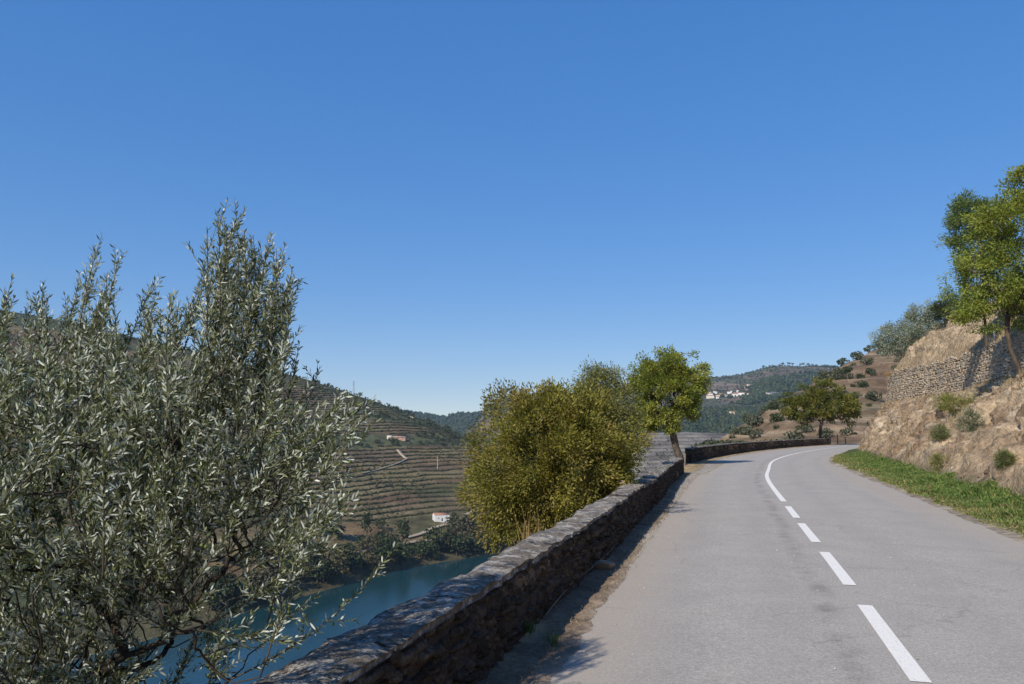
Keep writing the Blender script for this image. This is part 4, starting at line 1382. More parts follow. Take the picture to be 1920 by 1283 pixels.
def surf_sample(ss_, tv_, Gm, n, rng, s_rng, v_rng, s_pow=1.0):
    s = s_rng[0] + (s_rng[1] - s_rng[0]) * rng.random(n) ** s_pow
    v = rng.uniform(*v_rng, n)
    i = np.clip(np.searchsorted(ss_, s) - 1, 0, len(ss_) - 2); j = np.clip(np.searchsorted(tv_, v) - 1, 0, len(tv_) - 2)
    fi = ((s - ss_[i]) / (ss_[i + 1] - ss_[i]))[:, None]; fj = ((v - tv_[j]) / (tv_[j + 1] - tv_[j]))[:, None]
    return (Gm[i, j] * (1 - fi) + Gm[i + 1, j] * fi) * (1 - fj) + (Gm[i, j + 1] * (1 - fi) + Gm[i + 1, j + 1] * fi) * fj, s, v


rng = np.random.default_rng(80)
P, s, v = surf_sample(bank_ss, bank_tv, bank_G, 115000, rng, (7, 62), (1.0, 3.5), 1.4)
edge_ragged = 1.1 + .22 * fbm(s * .9, s * 0, 141, 5, .65)
keep = (v > edge_ragged) & (v < 3.05 + .35 * fbm(s * .9, s * 0, 143, 3)) & (rng.random(len(v)) < .35 + .65 * smooth01(-.35, .1, fbm(P[:, 0] * 1.1, P[:, 1] * 1.1, 145, 3)))
P, s, v = P[keep], s[keep], v[keep]
gp = np.array([(0.13, 0.215, 0.045), (0.165, 0.24, 0.06), (0.10, 0.175, 0.038), (0.21, 0.25, 0.075), (0.36, 0.29, 0.13)])
pat = fbm(P[:, 0] * .7, P[:, 1] * .7, 148, 4)
wt_dry = rng.random(len(P)) < .08 + .4 * smooth01(1.9, 1.15, v) + .25 * smooth01(.15, .45, pat)
ci = np.where(wt_dry, 4, rng.integers(0, 4, len(P)))
colr = gp[ci] * rng.uniform(.65, 1.2, (len(P), 1)) * (1 + .35 * fbm(P[:, 0] * 1.7, P[:, 1] * 1.7, 149, 3))[:, None]
tall = (0.55 + 1.5 * smooth01(-.2, .5, fbm(P[:, 0] * .8, P[:, 1] * .8, 147, 3))) * np.interp(v, [1, 1.6, 2.6, 3.4], [.35, .8, 1.1, .7])
V, fl, cc = blades(P, rng.uniform(.035, .12, len(P)) * tall, rng.uniform(.010, .026, len(P)) * np.interp(s, [8, 20, 60], [.9, 1.3, 2.4]), rng.uniform(.3, 1.4, len(P)), colr, rng)
tag(link("verge_grass", make_mesh("verge_grass", V, fl, M_GRASS, cc)), "strip of green grass and weeds between the road and the bank", "grass", kind="stuff")

P, s, v = surf_sample(bank_ss, bank_tv, bank_G, 90000, rng, (8, 85), (3.0, 7.3), 1.2)
keep = rng.random(len(s)) < .03 + .2 * smooth01(.0, .4, fbm(s * .8, v * 3, 151, 4)) * np.interp(v, [3, 5, 7], [.45, .8, 1])
P, s = P[keep], s[keep]
dp = np.array([(0.46, 0.36, 0.225), (0.56, 0.45, 0.29), (0.38, 0.285, 0.17), (0.31, 0.215, 0.125)])
colr = dp[rng.integers(0, 4, len(P))] * rng.uniform(.75, 1.15, (len(P), 1))
V, fl, cc = blades(P, rng.uniform(.07, .26, len(P)), rng.uniform(.006, .014, len(P)) * np.interp(s, [8, 20, 80], [.8, 1.2, 3.0]), rng.uniform(.4, 1.2, len(P)), colr, rng)
cP, cs, cv = surf_sample(bank_ss, bank_tv, bank_G, 130, rng, (9, 82), (3.1, 7.2), 1.1)
Pt = np.repeat(cP, 55, 0) + rng.normal(size=(130 * 55, 3)) * np.array([.09, .09, .03])
st = np.repeat(cs, 55); hsc = np.repeat(rng.uniform(.5, 1.3, 130), 55)
colt = dp[rng.integers(0, 4, len(Pt))] * np.repeat(rng.uniform(.6, 1.15, (130, 1)), 55, 0) * rng.uniform(.8, 1.15, (len(Pt), 1))
Vt, flt, cct = blades(Pt, rng.uniform(.12, .38, len(Pt)) * hsc, rng.uniform(.005, .011, len(Pt)) * np.interp(st, [8, 20, 80], [.8, 1.2, 3.0]), rng.uniform(.3, 1.2, len(Pt)), colt, rng)
fl = [np.concatenate([a, b_ + len(V)]) for a, b_ in zip(fl, flt)]
V = np.concatenate([V, Vt]); cc = np.concatenate([cc, cct])
V2p, s2, v2 = surf_sample(bank_ss, bank_tv, bank_G, 26000, rng, (16, 90), (8.9, 11.2), 1.0)
colr2 = dp[rng.integers(0, 4, len(V2p))] * rng.uniform(.75, 1.15, (len(V2p), 1))
Vb, flb, ccb = blades(V2p, rng.uniform(.12, .38, len(V2p)), rng.uniform(.012, .03, len(V2p)), rng.uniform(.4, 1.1, len(V2p)), colr2, rng)
fl = [np.concatenate([a, b_ + len(V)]) for a, b_ in zip(fl, flb)]
tag(link("dry_grass", make_mesh("dry_grass", np.concatenate([V, Vb]), fl, M_GRASS, np.concatenate([cc, ccb]))), "sparse straw-coloured dry grass over the earth bank", "grass", kind="stuff")

# straw by the gap between the walls, along the dirt verge and behind the parapet
rng = np.random.default_rng(81)
s = np.concatenate([rng.uniform(W1_END - .5, W2_START + 1, 2600), rng.uniform(2, W1_END, 2600), rng.uniform(W2_START, W2_END, 1200)])
t = np.concatenate([rng.uniform(-3.6, -2.3, 2600), -2.54 - np.abs(rng.normal(size=2600)) * .22, rng.uniform(-3.5, -2.8, 1200)])
P = road_pt(s, t, -.01)
colr = dp[rng.integers(0, 4, len(P))] * rng.uniform(.4, .8, (len(P), 1))
V, fl, cc = blades(P, rng.uniform(.012, .05, len(P)), rng.uniform(.004, .012, len(P)), rng.uniform(.5, 2.0, len(P)), colr, rng)
tag(link("straw_litter", make_mesh("straw_litter", V, fl, M_GRASS, cc)), "dry straw and leaf litter along the left road edge", "litter", kind="stuff")


# low dry growth on the embankment just behind the parapets
n_ = 16000
s = rng.uniform(0.5, 60, n_); t = wall_t(s) - .4 - rng.random(n_) ** 1.5 * 3.5
z = np.interp(-(t + np.interp(s, [30, 46], [0, -1.0]) * 0), -prof_t, prof_z) - .06
P = road_pt(s, t, z)
colr = np.concatenate([dp, [(0.13, 0.13, 0.05), (0.10, 0.11, 0.045)]])[rng.integers(0, 6, n_)] * rng.uniform(.6, 1.05, (n_, 1))
V, fl, cc = blades(P, rng.uniform(.12, .38, n_), rng.uniform(.008, .02, n_), rng.uniform(.3, 1.2, n_), colr, rng)
tag(link("embankment_grass", make_mesh("embankment_grass", V, fl, M_GRASS, cc)), "dry grass on the embankment behind the parapet walls", "grass", kind="stuff")


def tuft(name, label, cat, base, n, rad, hgt, wid, pal, seed, lean=(.1, .5)):
    rng = np.random.default_rng(seed)
    P = np.stack([rng.normal(size=n) * rad, rng.normal(size=n) * rad, np.zeros(n)], 1)
    colr = np.array(pal)[rng.integers(0, len(pal), n)] * rng.uniform(.75, 1.2, (n, 1))
    V, fl, cc = blades(P, rng.uniform(.5, 1.0, n) * hgt, rng.uniform(.6, 1.2, n) * wid, rng.uniform(*lean, n), colr, rng)
    return tag(link(name, make_mesh(name, V, fl, M_GRASS, cc), None, tuple(float(c) for c in base)), label, cat)


sw, _ = road_st(gnd(1020, 1010, .62))
tuft("dry_grass_tuft", "tall straw-coloured grass tuft growing behind the parapet by the bush", "grass tuft", road_pt(sw + 1.2, wall_t(sw) - .62, -.15), 70, .09, 1.15, .010, [(0.42, 0.27, 0.11), (0.5, 0.34, 0.16), (0.33, 0.2, 0.09)], 82, (.05, .3))
p = gnd(1037, 1208)
tuft("green_weed", "small green weed at the edge of the wall's shadow", "weed", p, 40, .03, .12, .008, [(0.08, 0.13, 0.04), (0.12, 0.16, 0.05)], 83, (.2, .8))
p = gnd(985, 1190)
tuft("shadow_weed", "low green weed at the foot of the near parapet, in shadow", "weed", (p[0], p[1], .03), 90, .045, .13, .009, [(0.06, 0.10, 0.03), (0.10, 0.13, 0.04)], 84, (.3, 1.0))
p = road_pt(road_st(gnd(1187, 905, .62))[0], -3.6, -.1)
tuft("broom_tuft", "dark green grassy tuft leaning over the parapet beside the bush", "weed", p, 160, .17, 1.0, .012, [(0.05, 0.08, 0.025), (0.07, 0.10, 0.03)], 85, (.1, .5))

# loose stones
o = tag(link("loose_stone", rock_meshes[2]), "dark block of stone lying in the wall's shadow at its foot", "stone"); q_ = road_pt(road_st(gnd(1118, 1066))[0], -2.88, .05); o.location = tuple(q_); o.scale = (.26, .18, .17); o.rotation_euler = (0, 0, .3)
o = tag(link("loose_stone", rock_meshes[4]), "pale rounded stone on the verge near the parapet's far end", "stone"); o.location = tuple(gnd(1264, 899)); o.location.z = .16; o.scale = (.42, .36, .45); o.rotation_euler = (0, 0, 1.2)
o = tag(link("loose_stone", rock_meshes[1]), "small stone perched on the parapet coping beside the bush", "stone"); q_ = gnd(1166, 905, .70); o.location = tuple(q_); o.scale = (.12, .1, .12)
rng = np.random.default_rng(88)
s = rng.uniform(2.5, 45, 420) ; t = np.where(rng.random(420) < .6, edge_l(s) + rng.normal(size=420) * .25, rng.uniform(-2.3, 2.9, 420))
P = road_pt(s, t, 0.008)
oc = np.array([(0, 0, 1), (1, 0, 0), (0, 1, 0), (-1, 0, 0), (0, -1, 0), (0, 0, -.6)], float)
of = np.array([[0, 1, 2], [0, 2, 3], [0, 3, 4], [0, 4, 1], [5, 2, 1], [5, 3, 2], [5, 4, 3], [5, 1, 4]])
V = (P[:, None, :] + oc[None] * (rng.uniform(.003, .011, (420, 1, 1)) * rng.uniform(.6, 1.4, (420, 1, 3)))).reshape(-1, 3)
Fc = (of[None] + (np.arange(420) * 6)[:, None, None]).reshape(-1, 3)
cc = np.repeat(rng.uniform(.18, .75, (420, 1)) * np.array([1, .95, .88]), 6, 0)
tag(link("loose_grit", make_mesh("loose_grit", V, Fc, M_DIRT, cc)), "pale grit and small pebbles scattered on the asphalt", "gravel", kind="stuff")
# thin cable lying in the gutter
pts = [gnd(1022, 1165), gnd(1070, 1105), gnd(1110, 1072), gnd(1140, 1045), gnd(1153, 1028)]
V, Fq = tube_geo(catmull(np.array(pts) + np.array([0, 0, .05]), 40), .008, 6)
tag(link("gutter_cable", make_mesh("gutter_cable", V, Fq, M_WOOD, smooth=True)), "thin cable lying in the dirt at the foot of the parapet", "cable")

# posts
def post(name, label, base, hgt, rad, mat, lean=(0, 0), cap=True):
    V, Fq = tube_geo(np.array([[0, 0, -.3], [lean[0] * .5, lean[1] * .5, hgt * .5], [lean[0], lean[1], hgt - .02], [lean[0], lean[1], hgt]]), np.array([rad, rad * .97, rad * .93, rad * .5]), 8)
    return tag(link(name, make_mesh(name, V, Fq, mat, smooth=True), None, tuple(float(c) for c in base)), label, "post")


post("marker_post", "thin weathered post in the gap between the two parapet walls", gnd(1284, 874), .62, .045, M_WOOD, (.03, 0))
for k_, (x, lab) in enumerate(((1572, "wooden fence post nearest the far parapet's end"), (1580, "tallest dark fence post just past the far parapet"), (1592, "last fence post before the bank hides the road"))):
    p = road_pt(W2_END + 1.6 + k_ * 3.2, -4.6, 0)
    post("fence_post", lab, p, .95 if k_ != 1 else 1.25, .07, M_WOOD)
p = drop_on_bank(1866, 700, 40)
post("pale_post", "pale weathered stake standing in front of the drystone wall", (p[0], p[1], p[2]), 2.1, .028, M_PALE_POST, (-.08, 0))

# ------------------------------------------------------------------ low-detail trees for the middle and far distance
def far_tree_variant(seed, pal, rx, rz, trunk_h, n=130, leaf=.55):
    rng = np.random.default_rng(seed)
    root = bpy.data.objects.new("tree", None)
    lob = [(0, 0, trunk_h + rz, rx, rx, rz)] + [(rng.uniform(-.5, .5) * rx, rng.uniform(-.5, .5) * rx, trunk_h + rz * rng.uniform(.7, 1.4), rx * .6, rx * .6, rz * .6) for _ in range(4)]
    P = in_blobs(lob, n, rng, .35)
    D = unit(n, rng); Nn = unit(n, rng) + np.array([0, 0, .5])
    pal = np.array(pal)
    V, Fc = leaf_geo(P - D * leaf * .5, D, Nn, leaf * rng.uniform(.7, 1.4, n), leaf * rng.uniform(.6, 1.0, n))
    cc = np.repeat(pal[rng.integers(0, len(pal), n)] * rng.uniform(.75, 1.3, (n, 1)), 4, 0)
    crown = make_mesh("crown", V, Fc, M_FAR_LEAF, cc)
    Vt, Ft = tube_geo(np.array([[0, 0, -.6], [.05, 0, trunk_h * .6], [0, .05, trunk_h + rz * .8]]), np.array([rx * .09, rx * .07, rx * .03]), 5)
    return crown, make_mesh("trunk", Vt, Ft, M_BARK)


def put_tree(variant, name, label, cat, group, loc, scale, rz):
    root = thing(name, label, cat, loc, group)
    root.scale = (scale, scale, scale); root.rotation_euler = (0, 0, rz)
    link("trunk", variant[1], root); c = link("crown", variant[0], root); c["kind"] = "stuff"
    return root


FAR_DARK = [(0.035, 0.05, 0.022), (0.05, 0.065, 0.026), (0.065, 0.075, 0.03), (0.028, 0.04, 0.02)]
FAR_GREY = [(0.085, 0.095, 0.06), (0.065, 0.075, 0.045), (0.11, 0.115, 0.075)]
FAR_BROWN = [(0.10, 0.085, 0.045), (0.07, 0.065, 0.035), (0.085, 0.08, 0.04)]
var_dark = [far_tree_variant(200 + i, FAR_DARK, 3.0, 2.6, .8, 240, .8) for i in range(4)]
var_tall = [far_tree_variant(210 + i, FAR_DARK, 2.2, 3.8, 1.6, 240, .75) for i in range(2)]
var_brown = [far_tree_variant(220 + i, FAR_BROWN, 3.4, 3.0, 1.0, 240, .8) for i in range(2)]
var_grey = [far_tree_variant(230 + i, FAR_GREY, 1.6, 1.1, -.25, 200, .42) for i in range(5)]
var_bushd = [far_tree_variant(240 + i, FAR_DARK + FAR_GREY[:1], 1.4, .9, -.2, 180, .4) for i in range(3)]

rng = np.random.default_rng(90)
cnt = 0
for px_ in np.arange(395, 1010, 9.5):                           # belt along the far shore
    for rep in range(2):
        v = rng.uniform(1.5, 2.6) if rep == 0 else rng.uniform(3.6, 4.7)
        if rep == 1 and (rng.random() < .35 or 735 < px_ < 850): continue
        p = hill_point(px_ + rng.uniform(-5, 5), v)
        kind_ = rng.random()
        var = var_dark[rng.integers(4)] if kind_ < .62 else (var_tall[rng.integers(2)] if kind_ < .8 else var_brown[rng.integers(2)])
        look = "rounded dark green tree" if kind_ < .62 else ("tall narrow dark tree" if kind_ < .8 else "grey-brown leafy tree")
        row_ = "at the waterline of" if rep == 0 else "above the riverside road on"
        zone = "behind olive twigs" if px_ < 640 else ("left of the cottage" if px_ < 810 else ("below the cottage" if px_ < 880 else "beside the bush"))
        put_tree(var, "riverside_tree", f"{look} {row_} the far bank, {zone}", "tree", "trees along the far river bank", p, rng.uniform(1.1, 2.3), rng.uniform(0, 6)); cnt += 1
p = hill_point(866, 2.7); put_tree(var_brown[0], "riverside_tree", "largest grey-brown rounded tree on the far bank, below the white house", "tree", None, p, 2.7, 1.0)
p = hill_point(815, 2.4); put_tree(var_dark[1], "riverside_tree", "bright dark-green clump at the far bank left of the largest tree", "tree", None, p, 2.6, 2.0)
p = hill_point(757, 2.9); put_tree(var_tall[0], "riverside_tree", "tallest upright dark tree beside the riverside track", "tree", None, p, 2.3, .5)
# olives and scrub over the opposite slope
rng = np.random.default_rng(91)
cnt = 0
while cnt < 150:
    i = rng.integers(120, 340); j = rng.integers(170, 415)
    if scrub[i, j] < .5 and not (j > 395 and rng.random() < .3): continue
    q_ = HA[i, j]
    var = var_grey[rng.integers(5)] if rng.random() < .45 else var_dark[rng.integers(4)]
    sc_ = rng.uniform(1.2, 2.2) if var in var_grey else rng.uniform(.5, .95)
    pxx = 960 + F * q_[0] / q_[1]
    look = "pale grey-green olive tree" if var in var_grey else "small dark round tree"
    zone = "behind the olive tree's crown" if pxx < 600 else ("left of the pink winery" if pxx < 735 else "right of the pink winery")
    zone = ("near the crest, " if j > 330 else ("at mid-height, " if j > 250 else "low down, ")) + zone
    put_tree(var, "slope_tree", f"{look} on the vineyard hill, {zone}", "tree", "trees scattered over the vineyard hill", q_, sc_, rng.uniform(0, 6)); cnt += 1
# shrubs over the dry spur
rng = np.random.default_rng(92)
cnt = 0
while cnt < 210:
    i = rng.integers(30, 280); j = rng.integers(45, 182)
    if fbm(HE[i, j, 0] / 18, HE[i, j, 1] / 18, 171, 3) < -.05 and rng.random() < .7: continue
    q_ = HE[i, j]
    var = var_grey[rng.integers(5)] if rng.random() < .55 else var_bushd[rng.integers(3)]
    pxx = 960 + F * q_[0] / q_[1]
    look = "grey-green shrub" if var in var_grey else "dark green shrub"
    zone = "left of the spreading tree" if pxx < 1465 else ("behind the spreading tree" if pxx < 1605 else "right of the spreading tree")
    zone = ("high on" if j > 135 else ("halfway up" if j > 90 else "at the foot of")) + " the dry brown spur, " + zone
    put_tree(var, "hillside_shrub", f"{look} {zone}", "shrub", "shrubs on the dry spur", q_ - np.array([0, 0, .1]), rng.uniform(.4, 1.25), rng.uniform(0, 6)); cnt += 1
for x, lab in ((1582, "lone shrub standing on the skyline of the dry spur"), (1608, "broad shrub on the spur's skyline right of the lone one"), (1632, "darkest shrub on the upper skyline of the dry spur")):
    i = int(np.argmin(np.abs(HE[:, 178, 0] / HE[:, 178, 1] - ray(x, 680)[0])))
    put_tree(var_bushd[1], "hillside_shrub", lab, "shrub", None, HE[i, 178] - np.array([0, 0, .1]), 1.7, x)

# vine rows: one hedge along each terrace edge
rng = np.random.default_rng(93)
lev_field = Z + lvl_w
rows_made = 0
for L_i in range(-21, 21):
    lev = (L_i + .60) * STEP
    pts = []; runs = []
    for i in range(70, 470):
        colz = lev_field[i]
        j = np.argmax(colz[150:430] > lev) + 150
        ok = colz[j] > lev and colz[150] < lev and vine[i, j] > .5
        if ok and pts and np.linalg.norm(HA[i, j] - pts[-1]) > 22: ok = False
        if ok:
            pts.append(HA[i, j] + np.array([0, 0, .0]))
        else:
            if len(pts) > 14: runs.append(pts)
            pts = []
    if len(pts) > 14: runs.append(pts)
    for pts in runs:
        A_ = np.array(pts)
        m = int(np.linalg.norm(np.diff(A_, axis=0), axis=1).sum() / 2.2) + 4
        A_ = catmull(A_, m)
        T_ = np.gradient(A_, axis=0); T_ /= np.linalg.norm(T_, axis=1)[:, None]; Sd = np.stack([T_[:, 1], -T_[:, 0], T_[:, 2] * 0], 1)
        hh = rng.uniform(.6, 1.6, m)[:, None]; ww = rng.uniform(.35, .75, m)[:, None]
        hh *= (rng.random((m, 1)) > .1)
        V_ = np.stack([A_ - Sd * ww - [0, 0, .3], A_ - Sd * ww * .8 + np.array([0, 0, 1]) * hh * .7, A_ + np.array([0, 0, 1]) * hh, A_ + Sd * ww * .8 + np.array([0, 0, 1]) * hh * .7, A_ + Sd * ww - [0, 0, .3]], 1).reshape(-1, 3)
        cc = np.array([(0.032, 0.04, 0.016), (0.042, 0.05, 0.02), (0.055, 0.052, 0.022)])[rng.integers(0, 3, len(V_))] * rng.uniform(.7, 1.2, (len(V_), 1))
        tag(link("vine_row", make_mesh("vine_row", V_, grid_faces(m, 5), M_FAR_LEAF, cc)), f"dark vine row {'above' if pts[len(pts) // 2][2] > -8 else ('level with' if pts[len(pts) // 2][2] > -18 else ('below' if pts[len(pts) // 2][2] > -40 else 'far below'))} the pink winery, {'behind the olive tree' if 960 + F * np.mean([q[0] / q[1] for q in pts]) < 560 else 'right of the olive tree'}", "vine row", "vine rows on the terraced hill")
        rows_made += 1
print("vine rows", rows_made)

# forest cover on the far ridges: thousands of small crowns that read as one mass
def forest(name, label, H, mask_fn, n, size, rng, pal):
    ii = rng.integers(2, H.shape[0] - 2, n * 4); jj = rng.integers(2, H.shape[1] - 2, n * 4)
    ok = mask_fn(H[ii, jj], jj / H.shape[1]); P = H[ii, jj][ok][:n]
    P = P + np.c_[rng.uniform(-6, 6, (len(P), 2)), np.zeros(len(P))]
    m = len(P)
    sz = rng.uniform(.6, 1.3, (m, 1, 1)) * size
    V = (P[:, None, :] + (oc[None] * np.array([1, 1, 1.1]) + rng.uniform(-.25, .25, (m, 6, 3))) * sz + np.array([0, 0, .5]) * sz).reshape(-1, 3)
    Fc = (of[None] + (np.arange(m) * 6)[:, None, None]).reshape(-1, 3)
    cc = np.repeat(np.array(pal)[rng.integers(0, len(pal), m)] * rng.uniform(.7, 1.2, (m, 1)), 6, 0)
    tag(link(name, make_mesh(name, V, Fc, M_FAR_LEAF, cc)), label, "forest", kind="stuff")


rng = np.random.default_rng(94)
forest("pine_forest", "pine wood covering the distant blue ridge", HB, lambda P, f_: f_ > .25, 5200, 6.0, rng, FAR_DARK)
forest("hill_forest", "dark woods on the slopes around the distant village", HD, lambda P, f_: (fbm(P[:, 0] / 180, P[:, 1] / 180, 95, 4) > .05) & (f_ < .8), 6500, 5.0, rng, FAR_DARK)
forest("hill_scrub", "scattered scrub and olive groves across the village hill", HD, lambda P, f_: (f_ < .8), 5000, 2.6, rng, FAR_GREY + FAR_DARK)
forest("ridge_scrub", "bushy scrub along the crest of the vineyard hill", HA[:330], lambda P, f_: (f_ > .70) & (f_ < .79), 3000, 1.1, rng, FAR_DARK + FAR_BROWN)
forest("slope_scrub", "low scrub between the vineyard terraces", HA[:470], lambda P, f_: (f_ > .26) & (f_ < .72) & (fbm(P[:, 0] / 50, P[:, 1] / 50, 185, 4) > .05), 4500, .8, rng, FAR_DARK + FAR_BROWN)
forest("brown_ridge_scrub", "scrub on the brown ridge behind the bush", HC_, lambda P, f_: (f_ > .2), 1500, 3.0, rng, FAR_DARK + FAR_BROWN)
# pines on the village hill's skyline
var_pine = far_tree_variant(250, FAR_DARK, 6, 4.0, 5.0, 90, 2.4)
ridge_j = int(6 / 8 * (HD.shape[1] - 1))
for x in (1432, 1443, 1449, 1462, 1468, 1479, 1486, 1500, 1507, 1516, 1523, 1531):
    i = int(np.argmin(np.abs(HD[:, ridge_j, 0] / HD[:, ridge_j, 1] - ray(x, 690)[0])))
    put_tree(var_pine, "skyline_pine", "round-topped pine on the skyline of the village hill", "tree", "pines on the village hill skyline", HD[i, ridge_j], rng.uniform(.6, 1.1), x)


# ------------------------------------------------------------------ buildings
def house(name, label, loc, w, d, h_, roof_h, rz, wall_mat, roof_mat, group=None, windows=(), door=False, over=.35):
    root = thing(name, label, "house", loc, group)
    root.rotation_euler = (0, 0, rz)
    V = [(-w / 2, -d / 2, -2), (w / 2, -d / 2, -2), (w / 2, d / 2, -2), (-w / 2, d / 2, -2), (-w / 2, -d / 2, h_), (w / 2, -d / 2, h_), (w / 2, d / 2, h_), (-w / 2, d / 2, h_), (-w / 2, 0, h_ + roof_h), (w / 2, 0, h_ + roof_h)]
    me = bpy.data.meshes.new("wall")
    me.from_pydata(V, [], [(0, 1, 5, 4), (1, 2, 6, 9, 5), (2, 3, 7, 6), (3, 0, 4, 8, 7), (0, 3, 2, 1)])
    me.materials.append(wall_mat); link("wall", me, root)
    rs_ = []
    for sg in (-1, 1):
        y0 = sg * (d / 2 + over); z0 = h_ - over * roof_h / (d / 2)
        a = np.array([[-w / 2 - over, y0, z0 + .04], [w / 2 + over, y0, z0 + .04], [w / 2 + over, 0, h_ + roof_h + .04], [-w / 2 - over, 0, h_ + roof_h + .04]])
        rs_.append((np.concatenate([a, a + [0, 0, .22]]), np.array([[0, 1, 2, 3], [4, 5, 6, 7], [0, 1, 5, 4], [1, 2, 6, 5], [3, 0, 4, 7], [2, 3, 7, 6]])))
    V, Fq = join_geo(rs_)
    link("roof", make_mesh("roof", V, Fq, roof_mat), root)
    for (side, u, z, ww, wh) in windows:
        if side == 'f': V, Fq = box_geo(u - ww / 2, u + ww / 2, -d / 2 - .06, -d / 2 + .05, z, z + wh)
        else: V, Fq = box_geo(-w / 2 - .06, -w / 2 + .05, u - ww / 2, u + ww / 2, z, z + wh)
        link("window", make_mesh("window", V, Fq, M_GLASS), root)
    if door:
        V, Fq = box_geo(-.5, .5, -d / 2 - .06, -d / 2 + .05, 0, 2.1)
        link("door", make_mesh("door", V, Fq, M_WOOD), root)
    return root


p = hill_point(828, 4.95)
house("white_house", "small white cottage on the far hillside just above the riverside trees", p, 11, 6.5, 4.2, 1.3, .35, M_WHITE_WALL, M_ROOF, windows=[('f', -2.6, 1.6, .6, .8), ('f', 2.6, 1.6, .6, .8), ('s', 0, 1.7, .6, .8)], door=True, over=.15)


def on_hill(H, x, y):
    """nearest surface point of a loft that shows at pixel x, y"""
    dr = ray(x, y); P = H.reshape(-1, 3) - np.array([0, 0, CAM_H]); P = P[P[:, 1] > 20]
    e = (P[:, 0] / P[:, 1] - dr[0]) ** 2 + (P[:, 2] / P[:, 1] - dr[2]) ** 2
    near = P[e < max(e.min() * 4, 2e-6)]
    return near[np.argmin(near[:, 1])] + np.array([0, 0, CAM_H])


p = on_hill(HA, 748, 822)
house("winery", "long low pink winery building with a white end high on the vineyard hill", p, 14, 5, 1.8, .8, -.1, M_PINK_WALL, M_PINK_WALL, windows=[('f', -4, .8, 1, 1), ('f', 0, .8, 1, 1), ('f', 4, .8, 1, 1)])
p = on_hill(HA, 738, 821) ; p = p + np.array([-3, -6, 0])
house("winery_store", "white gabled store at the left end of the pink winery", p, 4.5, 4, 2.2, .8, -.1, M_CREAM_WALL, M_CREAM_WALL, over=.1)
p = on_hill(HA, 579, 783)
house("hill_house", "small house with a red roof half hidden by olive twigs on the vineyard hill", p, 8, 6, 3.4, 1.4, -.2, M_CREAM_WALL, M_ROOF, windows=[('f', -2, 1.2, .9, 1.1), ('f', 2, 1.2, .9, 1.1)])
village = [(1331, 746, 20, 9, 6, M_CREAM_WALL, M_ROOF, "cream building at the left edge of the village by the roadside tree"), (1326, 738, 22, 8, 5, M_CREAM_WALL, M_ROOF, None), (1341, 737, 9, 8, 6, M_WHITE_WALL, M_ROOF, None),
           (1347, 743, 13, 8, 4.5, M_CREAM_WALL, M_ROOF, None), (1353, 740, 12, 8, 5, M_PINK_WALL, M_ROOF, None), (1366, 736.5, 9, 8, 5, M_WHITE_WALL, M_ROOF, "white village house left of the largest white one"), (1371, 735.5, 7, 8, 6, M_WHITE_WALL, M_GREY_ROOF, None),
           (1379, 742, 15, 9, 6, M_WHITE_WALL, M_ROOF, "bright white house at the lower middle of the village"), (1387, 739.5, 25, 9, 6, M_WHITE_WALL, M_ROOF, "longest white building in the middle of the village"), (1383.5, 735, 7, 7, 6, M_WHITE_WALL, M_ROOF, "small white house above the longest white building"),
           (1397, 741, 10, 9, 6, M_PINK_WALL, M_ROOF, None), (1403, 740, 7, 7, 5, M_WHITE_WALL, M_ROOF, "small white house at the right of the longest building"), (1397, 725.5, 9, 8, 5, M_WHITE_WALL, M_ROOF, "white house left of the cream one at the village top"),
           (1406, 724, 15, 8, 7, M_CREAM_WALL, M_ROOF, "cream house highest in the village"), (1419, 733.5, 17, 8, 5, M_GREY_ROOF, M_GREY_ROOF, "grey shed right of the village"), (1400, 733, 12, 8, 5, M_PINK_WALL, M_ROOF, None),
           (1440, 741, 9, 8, 7, M_WHITE_WALL, M_ROOF, "white house alone to the right of the village"), (1445, 742, 11, 9, 7, M_WHITE_WALL, M_GREY_ROOF, "white gable of the right-hand village group"), (1453, 741.5, 20, 10, 8, M_GREY_ROOF, M_GREY_ROOF, "grey-blue warehouse at the right end of the village"),
           (1333, 741, 14, 8, 5, M_WHITE_WALL, M_ROOF, None), (1360, 741.5, 10, 8, 4, M_CREAM_WALL, M_ROOF, None), (1376, 738, 9, 8, 4, M_CREAM_WALL, M_ROOF, None), (1375, 776, 16, 9, 5, M_CREAM_WALL, M_ROOF, "stone farm buildings on the slope below the village"), (1346, 745.5, 7, 7, 4, M_WHITE_WALL, M_ROOF, None)]
for i, (x, y, w, d, h_, wm, rm, lab) in enumerate(village):
    p = on_hill(HD, x, y)
    house("village_house", lab or "pale village house with a tiled roof on the distant hill", p, w * .95, d, h_, 1.6, random.uniform(-.5, .5), wm, rm, group=None if lab else "plain houses of the distant village")

# ------------------------------------------------------------------ tracks on the far hill
def track(name, pix, H, width, label=None):
    P = np.array([on_hill(H, x, y) for x, y in pix])
    P = catmull(P, 12 * len(P)) + np.array([0, 0, .9])
    T_ = np.gradient(P, axis=0); T_ /= np.linalg.norm(T_, axis=1)[:, None]; Sd = np.stack([T_[:, 1], -T_[:, 0], T_[:, 2] * 0], 1)
    V = np.stack([P - Sd * width / 2 - [0, 0, .6], P - Sd * width / 2, P + Sd * width / 2, P + Sd * width / 2 - [0, 0, .6]], 1).reshape(-1, 3)
    tag(link(name, make_mesh(name, V, grid_faces(len(P), 4), M_PATH, smooth=False)), kind="structure")


